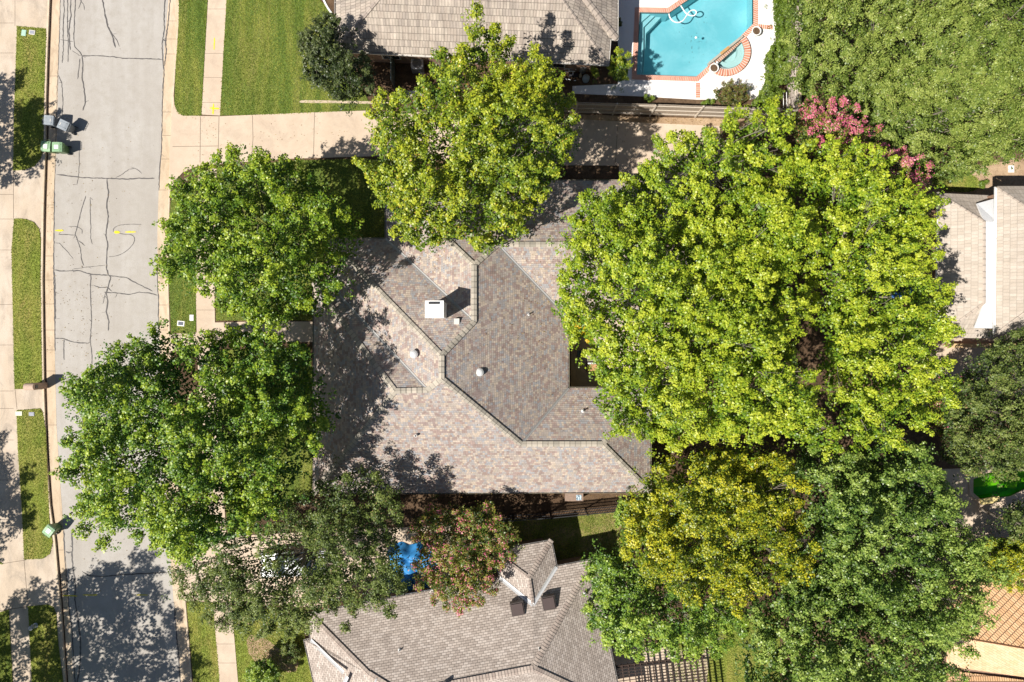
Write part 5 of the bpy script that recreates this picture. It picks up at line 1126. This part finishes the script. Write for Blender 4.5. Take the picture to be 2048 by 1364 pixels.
# ---------------------------------------------------------------- bins
def wheelie(colour, lidcol, label, grp, withpatch):
    t = thing('wheelie_bin', label, 'bin', (0, 0, 0), grp)
    mb = MB(); mb.add([(x * s, y * s, z) for z, s in ((.06, .76), (.95, 1)) for x, y in ((-.30, -.34), (.30, -.34), (.30, .34), (-.30, .34))], [(3, 2, 1, 0), (0, 1, 5, 4), (1, 2, 6, 5), (2, 3, 7, 6), (3, 0, 4, 7), (4, 5, 6, 7)])
    mb.box((0, 0, .93), (.66, .74, .05)); mb.build('body', colour, t)
    mb = MB()
    prof = [(-.36, .985), (-.33, 1.03), (-.15, 1.065), (.18, 1.06), (.36, 1.0), (.36, .965), (-.36, .96)]
    n = len(prof); vs = [(-.33, y, z) for y, z in prof] + [(.33, y, z) for y, z in prof]
    # rounded front corners
    vs[0] = (-.26, -.37, .985); vs[n] = (.26, -.37, .985); vs[n - 1] = (-.26, -.37, .95); vs[2 * n - 1] = (.26, -.37, .95)
    mb.add(vs, [(i, (i + 1) % n, n + (i + 1) % n, n + i) for i in range(n)] + [tuple(range(n))[::-1], tuple(range(n, 2 * n))])
    for x in (-.17, .17): mb.box((x, .02, 1.068), (.03, .5, .02))
    lid = mb.build('lid', lidcol, t)
    if withpatch: MB().box((0, -.02, 1.0675), (.27, .30, .014)).build('lid_label', M['white'], lid)
    else: MB().box((0, -.16, 1.065), (.20, .05, .016)).build('lid_label', M['offwhite'], lid)
    mb = MB()
    mb.tube([(-.27, .36, .93), (-.27, .46, .95), (.27, .46, .95), (.27, .36, .93)], [.018] * 4, 8); mb.box((0, .40, .95), (.02, .12, .02)); mb.build('handle', colour, t)
    for x in (-.27, .27):
        w_ = MB(); w_.cyl((x - .03, .30, .12), (x + .03, .30, .12), .12, n=16); w_.build('wheel', M['black'], t)
    return t
gry = m_flat('grey_bin_plastic', (0.15, 0.17, 0.19), .45, var=.15, scale=6); gryl = m_flat('faded_grey_lid', (0.30, 0.33, 0.36), .5, var=.2, scale=6)
grn = m_flat('green_bin_plastic', (0.10, 0.18, 0.075), .45, var=.1); grnl = m_flat('pale_green_lid', (0.26, 0.42, 0.24), .5, var=.15, scale=6)
def place(o, px, py, zc, rz): p = P(px, py, zc); o.location = (p.x, p.y, 0.0); o.rotation_euler = (0, 0, rz)
R = math.radians
b1 = wheelie(gry, gryl, 'grey wheelie bin standing on the kerb above the others', 'grey wheelie bins in the gutter', False)
g1 = wheelie(grn, grnl, 'pale green wheelie bin closest to the lawn strip', 'green wheelie bins in the gutter', True)
b2_ = dup(b1, (0, 0, 0), label='grey wheelie bin turned askew in the street'); g2_ = dup(g1, (0, 0, 0), label='pale green wheelie bin in the gutter beside its twin'); g3_ = dup(g1, (0, 0, 0), label='green wheelie bin alone in the gutter at lower left')
place(b1, 97.5, 240.5, 1.0, R(85)); b1.location.z = .0; place(b2_, 126, 250, 1.0, R(-115))
place(g1, 92, 292.5, 1.0, R(-4)); g1.location.z = .01; place(g2_, 114, 294, 1.0, R(-90)); place(g3_, 97.5, 1062, 1.0, R(142)); g3_.location.z = .0
# brick mailbox
mbx = thing('brick_mailbox', 'brick mailbox pillar with rounded top beside the far kerb', 'mailbox', P(89, 772, YS))
bk = m_shingle('mailbox_brick', [(0.42, 0.27, 0.20), (0.55, 0.40, 0.30), (0.36, 0.23, 0.18)], .2, .075, .5, .3)
mb = MB(); c0 = P(86, 771, .1); wx, wy = .62, .44
mb.box((c0.x, c0.y, .75), (wx, wy, 1.3)); mb.build('pillar', m_flat('mailbox_brick_face', (0.42, 0.29, 0.22), .9, var=.35, scale=9), mbx)
mb = MB(); n = 12; vs = []
for x in (-wx / 2 - .02, wx / 2 + .02):
    for i in range(n + 1):
        t_ = math.pi * i / n; vs.append((c0.x + x, c0.y - (wy / 2 + .02) * math.cos(t_), 1.4 + .24 * math.sin(t_)))
mb.add(vs, [(i, i + 1, n + 2 + i, n + 1 + i) for i in range(n)] + [tuple(range(n + 1)), tuple(range(n + 1, 2 * n + 2))[::-1]]); mb.build('rounded_top', m_flat('mailbox_brick_top', (0.55, 0.40, 0.31), .9, var=.3, scale=11), mbx)
mb = MB(); mb.box((c0.x + wx / 2 + .012, c0.y, 1.22), (.03, .24, .26)); mb.build('mailbox_door', M['gutterdark'], mbx)
# hydrant
hy = thing('fire_hydrant', 'silver grey fire hydrant on the shaded verge at bottom left', 'fire hydrant', P(73, 1250, .14))
c0 = P(72, 1250, .14); sm = m_flat('silver_hydrant_paint', (0.50, 0.53, 0.58), .4, .3)
MB().lathe([(.17, 0), (.17, .05), (.11, .06), (.11, .52), (.15, .53), (.15, .57), (.12, .58), (.11, .66), (.06, .72), (.03, .73), (.03, .79), (0, .79)], c0, 18).build('barrel', sm, hy, smooth=False)
for dx, dy in ((1, 0), (-1, 0), (0, 1)):
    MB().cyl((c0.x, c0.y, c0.z + .42), (c0.x + dx * .2, c0.y + dy * .2, c0.z + .42), .065, .055, 12).build('outlet_cap', sm, hy)
# meter covers
def cover(label, px, py, sx, sy, c1, c2, rz=0.0, z=.15):
    t = thing('meter_cover', label, 'meter cover', P(px, py, z)); p = P(px, py, z)
    MB().box((p.x, p.y, z + .01), (sx, sy, .05), rz).build('frame', c1, t); MB().box((p.x, p.y, z + .03), (sx * .72, sy * .68, .03), rz).build('lid', c2, t)
teal = m_flat('pale_teal_plastic', (0.42, 0.62, 0.50), .6); gm = m_flat('grey_lid', (0.33, 0.34, 0.40), .6); dk_ = m_flat('dark_lid', (0.09, 0.10, 0.14), .5); cream = m_flat('cream_lid', (0.78, 0.76, 0.58), .6)
cover('pale teal meter cover in the top left lawn strip', 48, 66, .32, .42, teal, teal, R(-8)); cover('light grey meter cover beside the teal one', 64.5, 65, .42, .32, M['offwhite'], gm, R(-10))
cover('cream meter cover next to the far footpath', 38, 827, .46, .30, cream, cream); cover('grey meter cover in the lawn beside the cream one', 63.5, 828, .38, .27, gm, gm)
cover('dark meter cover with white rim under the tree edge', 362, 647, .50, .36, M['white'], dk_, R(-6)); cover('white meter cover beside the near footpath', 383.5, 635.5, .28, .42, M['white'], M['white'])
cover('white slab cover in the dirt above the right house', 2022, 338, .40, .50, M['white'], M['white']); cover('white slab cover half hidden by the oak', 2023, 314, .36, .34, M['white'], M['white'])

# AC unit
ac = thing('air_conditioner', 'pale grey outdoor air conditioner beside the tile roof', 'air conditioner', P(836, 132, YS))
c0 = P(834, 126, .95); acm = m_flat('ac_casing', (0.60, 0.61, 0.63), .45, .1); s_ = .86
mb = MB(); mb.box((c0.x, c0.y, .52), (s_ - .02, s_ - .02, .78)); mb.build('casing', m_flat('ac_grille', (0.20, 0.20, 0.21), .5), ac)
mb = MB(); sq = []; n = 32
for i in range(n):
    t_ = 2 * math.pi * (i + .5) / n; k = .5 * s_ / max(abs(math.cos(t_)), abs(math.sin(t_))); k = min(k, .56 * s_ * 1.06); sq.append((c0.x + k * math.cos(t_), c0.y + k * math.sin(t_)))
ci = [(c0.x + .33 * math.cos(2 * math.pi * (i + .5) / n), c0.y + .33 * math.sin(2 * math.pi * (i + .5) / n)) for i in range(n)]
mb.slab(sq, .97, .90, [ci]); mb.build('top_panel', acm, ac)
mb = MB(); mb.lathe([(0, .86), (.09, .86), (.09, .80)], (c0.x, c0.y, 0), 12)
for k in range(4):
    a = k * math.pi / 2 + .75; d = Vector((math.cos(a), math.sin(a), 0)); q = Vector((-d.y, d.x, 0)); o_ = Vector((c0.x, c0.y, .83))
    mb.add([o_ + d * .07 - q * .05, o_ + d * .29 - q * .13 + Vector((0, 0, .03)), o_ + d * .30 + q * .09 - Vector((0, 0, .03)), o_ + d * .07 + q * .05], [(0, 1, 2, 3)])
mb.build('fan', m_flat('fan_metal', (0.45, 0.48, 0.5), .4, .3), ac)
MB().slab(ci, .72, .72).build('fan_well', M['black'], ac)
mb = MB()
for rr_ in (.1, .16, .22, .28):
    mb.tube([(c0.x + rr_ * math.cos(t_ / 24 * 6.2832), c0.y + rr_ * math.sin(t_ / 24 * 6.2832), .965) for t_ in range(25)], [.004] * 25, 4)
mb.build('guard', acm, ac)
# pool equipment
pe = thing('pool_equipment', 'pool pump and white pipes in the shade below the tile roof', 'pool pump', P(1145, 150, YS))
mb = MB()
for a, b in (((1128, 138), (1150, 137)), ((1130, 143), (1137, 144)), ((1138, 137), (1138, 143)), ((1138, 142), (1150, 143)), ((1130, 157), (1135, 160)), ((1136, 158), (1142, 160)), ((1148, 161), (1152, 161)), ((1146, 143), (1146, 150)), ((1150, 133), (1152, 140))):
    mb.tube([P(*a, .6), P(*b, .6)], [.03, .03], 8, cap=True); mb.tube([P(*b, .6), P(*b, .15)], [.03, .03], 8)
mb.build('pipe', m_flat('white_pipe', (0.8, 0.82, 0.84), .4), pe)
mb = MB(); c0 = P(1146, 152, .2); mb.cyl((c0.x - .3, c0.y, .35), (c0.x + .3, c0.y, .35), .14, n=16); mb.cyl((c0.x + .1, c0.y, .3), (c0.x + .1, c0.y, .55), .12, n=16); mb.build('pump', M['black'], pe)
tk = MB().lathe([(.27, 0), (.28, .1), (.28, .72), (.24, .85), (.12, .92), (.1, .93), (.1, 1.0), (0, 1.02)], P(1165, 140, YS), 24).build('filter_tank', m_flat('tank_grey', (0.28, 0.27, 0.27), .5), smooth=True)
meta(tk, 'round grey filter tank against the eave of the tile roof', 'filter tank')
tk = MB().lathe([(.22, 0), (.25, .1), (.25, .45), (.18, .56), (.05, .6), (0, .6)], P(1171, 160, YS), 24).build('filter_tank', m_flat('tank_blue_grey', (0.32, 0.38, 0.40), .5), smooth=True)
meta(tk, 'lower blue grey dome tank beside the concrete path', 'filter tank')
um = MB().lathe([(.0, .75), (.03, .7), (.13, .2), (.10, .12), (0, .1)], P(1160, 154, YS), 14).build('garden_ornament', m_flat('tan_ornament', (0.55, 0.45, 0.30), .6), smooth=True)
meta(um, 'slim tan ornament between the tank and the pump', 'ornament')
# utility box by iron fence
ub = thing('utility_box', 'rusty brown box with a mottled blue patch at the central eave', 'utility box', P(1148, 995, YS))
c0 = P(1148, 994, .9); MB().box((c0.x, c0.y - .02, .5), (1.22, .48, .85)).build('casing', m_flat('rusty_casing', (0.17, 0.10, 0.07), .7, var=.4, scale=6), ub)
lid_ = MB().box((c0.x, c0.y, .95), (1.28, .54, .05)).build('lid', m_flat('faded_lid', (0.30, 0.21, 0.16), .7, var=.5, scale=7), ub)
m, t, b = newmat('mottled_blue'); n = N(t); vv = n('ShaderNodeTexVoronoi'); vv.inputs['Scale'].default_value = 14; t.links.new(n('ShaderNodeTexCoord').outputs['Object'], vv.inputs['Vector'])
t.links.new(n.ramp(vv.outputs['Distance'], [(.3, (.04, .08, .14)), (.45, (.55, .68, .75))], 'CONSTANT'), b.inputs['Base Color'])
MB().box((c0.x + .33, c0.y - .02, .983), (.36, .38, .012)).build('patch', m, lid_)
# courtyard furniture
tb = thing('patio_table', 'grey brown patio table in the courtyard shade', 'table', P(1188, 712, YS))
tp = m_flat('stone_tabletop', (0.34, 0.28, 0.25), .6, var=.2, scale=4); c0 = P(1190, 709.5, .8)
mb = MB()
for ix in (-1, 0, 1):
    for iy in (-.5, .5): mb.box((c0.x + ix * .62, c0.y + iy * .46, .86), (.6, .44, .05))
mb.build('tabletop', tp, tb)
for sx in (-1, 1):
    for sy in (-1, 1): MB().box((c0.x + sx * .8, c0.y + sy * .36, .49), (.07, .07, .7)).build('leg', M['darkwood'], tb)
chm = thing('patio_chair', 'blue grey chair at the left end of the patio table', 'chair', P(1161, 708, YS)); c0 = P(1161, 708, .5)
sm2 = m_flat('blue_grey_sling', (0.12, 0.16, 0.20), .6)
MB().box((c0.x, c0.y, .58), (.48, .5, .05)).build('seat', sm2, chm); MB().box((c0.x - .24, c0.y, .85), (.05, .5, .5)).build('backrest', sm2, chm)
for sx in (-1, 1):
    for sy in (-1, 1): MB().box((c0.x + sx * .2, c0.y + sy * .21, .34), (.03, .03, .45)).build('leg', M['black'], chm)
bn = thing('cushioned_bench', 'bench with white and orange cushions below the patio table', 'bench', P(1185, 733, YS)); c0 = P(1186, 735, .5)
MB().box((c0.x, c0.y, .38), (.9, .62, .1)).build('seat_frame', M['darkwood'], bn); MB().box((c0.x, c0.y - .03, .48), (.84, .5, .1)).build('seat_cushion', m_flat('orange_cushion', (0.50, 0.27, 0.14), .9), bn)
MB().box((c0.x, c0.y + .30, .66), (.84, .1, .34)).build('back_cushion', M['white'], bn)
for sx in (-1, 1):
    for sy in (-1, 1): MB().box((c0.x + sx * .4, c0.y + sy * .26, .24), (.05, .05, .2)).build('leg', M['darkwood'], bn)
# trampoline
tr_ = thing('trampoline', 'round trampoline with blue pad glimpsed through the lime tree', 'trampoline', P(1795, 535, YS)); c0 = P(1790, 536, .9)
bp_ = m_flat('blue_pad', (0.05, 0.16, 0.42), .5)
mb = MB(); mb.lathe([(2.1, .92), (2.1, .96), (1.75, .96), (1.75, .92)], (c0.x, c0.y, 0), 40); mb.build('pad', bp_, tr_)
MB().lathe([(1.75, .92), (0, .91)], (c0.x, c0.y, 0), 40).build('mat', M['black'], tr_)
mb = MB(); mb.tube([(c0.x + 2.12 * math.cos(t_ / 40 * 6.2832), c0.y + 2.12 * math.sin(t_ / 40 * 6.2832), .92) for t_ in range(41)], [.03] * 41, 6); mb.build('frame', M['metal'], tr_)
for k in range(6):
    a = k * math.pi / 3; x, y = c0.x + 2.1 * math.cos(a), c0.y + 2.1 * math.sin(a); m_ = MB(); m_.tube([(x, y, .92), (x, y, .12)], [.025, .025], 6, cap=True); m_.build('leg', M['metal'], tr_)
# blue tarp
rng = np.random.default_rng(5); nx = 26; x0, x1, y0, y1 = 776, 876, 1088, 1190
vs = []; fs = []
for j in range(nx + 1):
    for i in range(nx + 1):
        fx, fy = i / nx, j / nx; p = P(x0 + (x1 - x0) * fx + 3 * math.sin(j * .9), y0 + (y1 - y0) * fy + 3 * math.sin(i * .7), .4)
        ed = min(fx, 1 - fx, fy, 1 - fy); hgt = .18 + min(1, ed * 6) * (.55 + .13 * math.sin(i * .8 + j * .35) + .10 * math.sin(j * 1.1 - i * .4)) + rng.uniform(-.02, .02)
        vs.append((p.x, p.y, hgt))
for j in range(nx):
    for i in range(nx): k = j * (nx + 1) + i; fs.append((k + nx + 1, k + nx + 2, k + 1, k))
o = MB().add(vs, fs).build('blue_tarp', m_flat('blue_tarpaulin', (0.04, 0.24, 0.55), .5, var=.3, spec=.4), smooth=True)
meta(o, 'crumpled bright blue tarpaulin between the oak and the lower house', 'tarpaulin')
# white car
car = thing('parked_car', 'white car parked on the driveway under the live oak', 'car', P(588, 1122, .15)); c0 = P(590, 1124, .6); rz = R(3)
def carbox(prof, half, mat, name, par):
    """prof: list of (x, z, halfwidth)"""
    m_ = MB(); vs = []; n = len(prof)
    for x, z, hw in prof:
        for s in (-1, 1): vs.append((c0.x + x * math.cos(rz) - s * hw * math.sin(rz), c0.y + x * math.sin(rz) + s * hw * math.cos(rz), .15 + z))
    fs = [(2 * i, 2 * i + 1, 2 * ((i + 1) % n) + 1, 2 * ((i + 1) % n)) for i in range(n)] + [tuple(2 * i for i in range(n)), tuple(2 * i + 1 for i in range(n))[::-1]]
    m_.add(vs, fs); o = m_.build(name, mat, par)
    bv = o.modifiers.new('bevel', 'BEVEL'); bv.width = .06; bv.segments = 2; bv.limit_method = 'ANGLE'; return o
carw = m_flat('white_car_paint', (0.80, 0.81, 0.82), .2, var=.02, spec=.6)
cb = carbox([(-2.3, .35, .84), (-2.35, .60, .86), (-2.25, .78, .84), (-1.15, .98, .86), (1.5, 1.02, .86), (2.25, .95, .82), (2.35, .6, .84), (2.25, .3, .84)], 0, carw, 'body', car)
gl_ = carbox([(-1.25, .97, .80), (-.45, 1.40, .62), (1.05, 1.42, .60), (1.85, 1.0, .76)], 0, M['glass'], 'windows', car)
rf_ = carbox([(-.42, 1.40, .60), (-.40, 1.45, .57), (.98, 1.47, .56), (1.0, 1.41, .58)], 0, carw, 'roof', car)
for x in (-1.45, 1.4):
    for s in (-1, 1):
        def cl(x_, y_, z_): return (c0.x + x_ * math.cos(rz) - y_ * math.sin(rz), c0.y + x_ * math.sin(rz) + y_ * math.cos(rz), .15 + z_)
        m_ = MB(); m_.cyl(cl(x, s * .70, .33), cl(x, s * .89, .33), .33, n=20); wh = m_.build('wheel', M['black'], car)
        m_ = MB(); m_.cyl(cl(x, s * .88, .33), cl(x, s * .90, .33), .2, n=16); m_.build('rim', M['metal'], wh)
for s in (-1, 1):
    m_ = MB(); q = (c0.x - 2.28 * math.cos(rz) - s * .62 * math.sin(rz), c0.y - 2.28 * math.sin(rz) + s * .62 * math.cos(rz), .15 + .70); m_.box(q, (.14, .36, .13), rz); m_.build('headlight', M['metal2'], car)
# pergola
pg = thing('pergola', 'dark slatted pergola at the bottom edge beside the lower house', 'pergola', P(1320, 1400, YS))
A0 = P(1233, 1395, 2.6); an = R(-7)
ux = Vector((math.cos(an + R(14)), math.sin(an + R(14)), 0)); uy = Vector((-ux.y, ux.x, 0))
dwm = M['darkwood']
for i in range(15):
    c = A0 + ux * (0.2 + i * .42) ; m_ = MB(); m_.box((c.x, c.y, 2.62), (.06, 4.4, .14), math.atan2(ux.y, ux.x)); m_.build('rafter', dwm, pg)
for k in (-2.0, 0, 2.0):
    c = A0 + ux * 3.1 + uy * k; m_ = MB(); m_.box((c.x, c.y, 2.48), (6.4, .09, .18), math.atan2(ux.y, ux.x)); m_.build('beam', dwm, pg)
m_ = MB()
for i in range(22):
    c = A0 + ux * 3.1 + uy * (-2.15 + i * .205); m_.box((c.x, c.y, 2.71), (6.3, .035, .035), math.atan2(ux.y, ux.x))
m_.build('lattice', dwm, pg)
for i in (0.1, 6.1):
    for k in (-2.0, 2.0):
        c = A0 + ux * i + uy * k; m_ = MB(); m_.box((c.x, c.y, 1.27), (.14, .14, 2.4), an); m_.build('post', dwm, pg)
print('leaves', LEAFN[0], 'objects', len(C.objects))
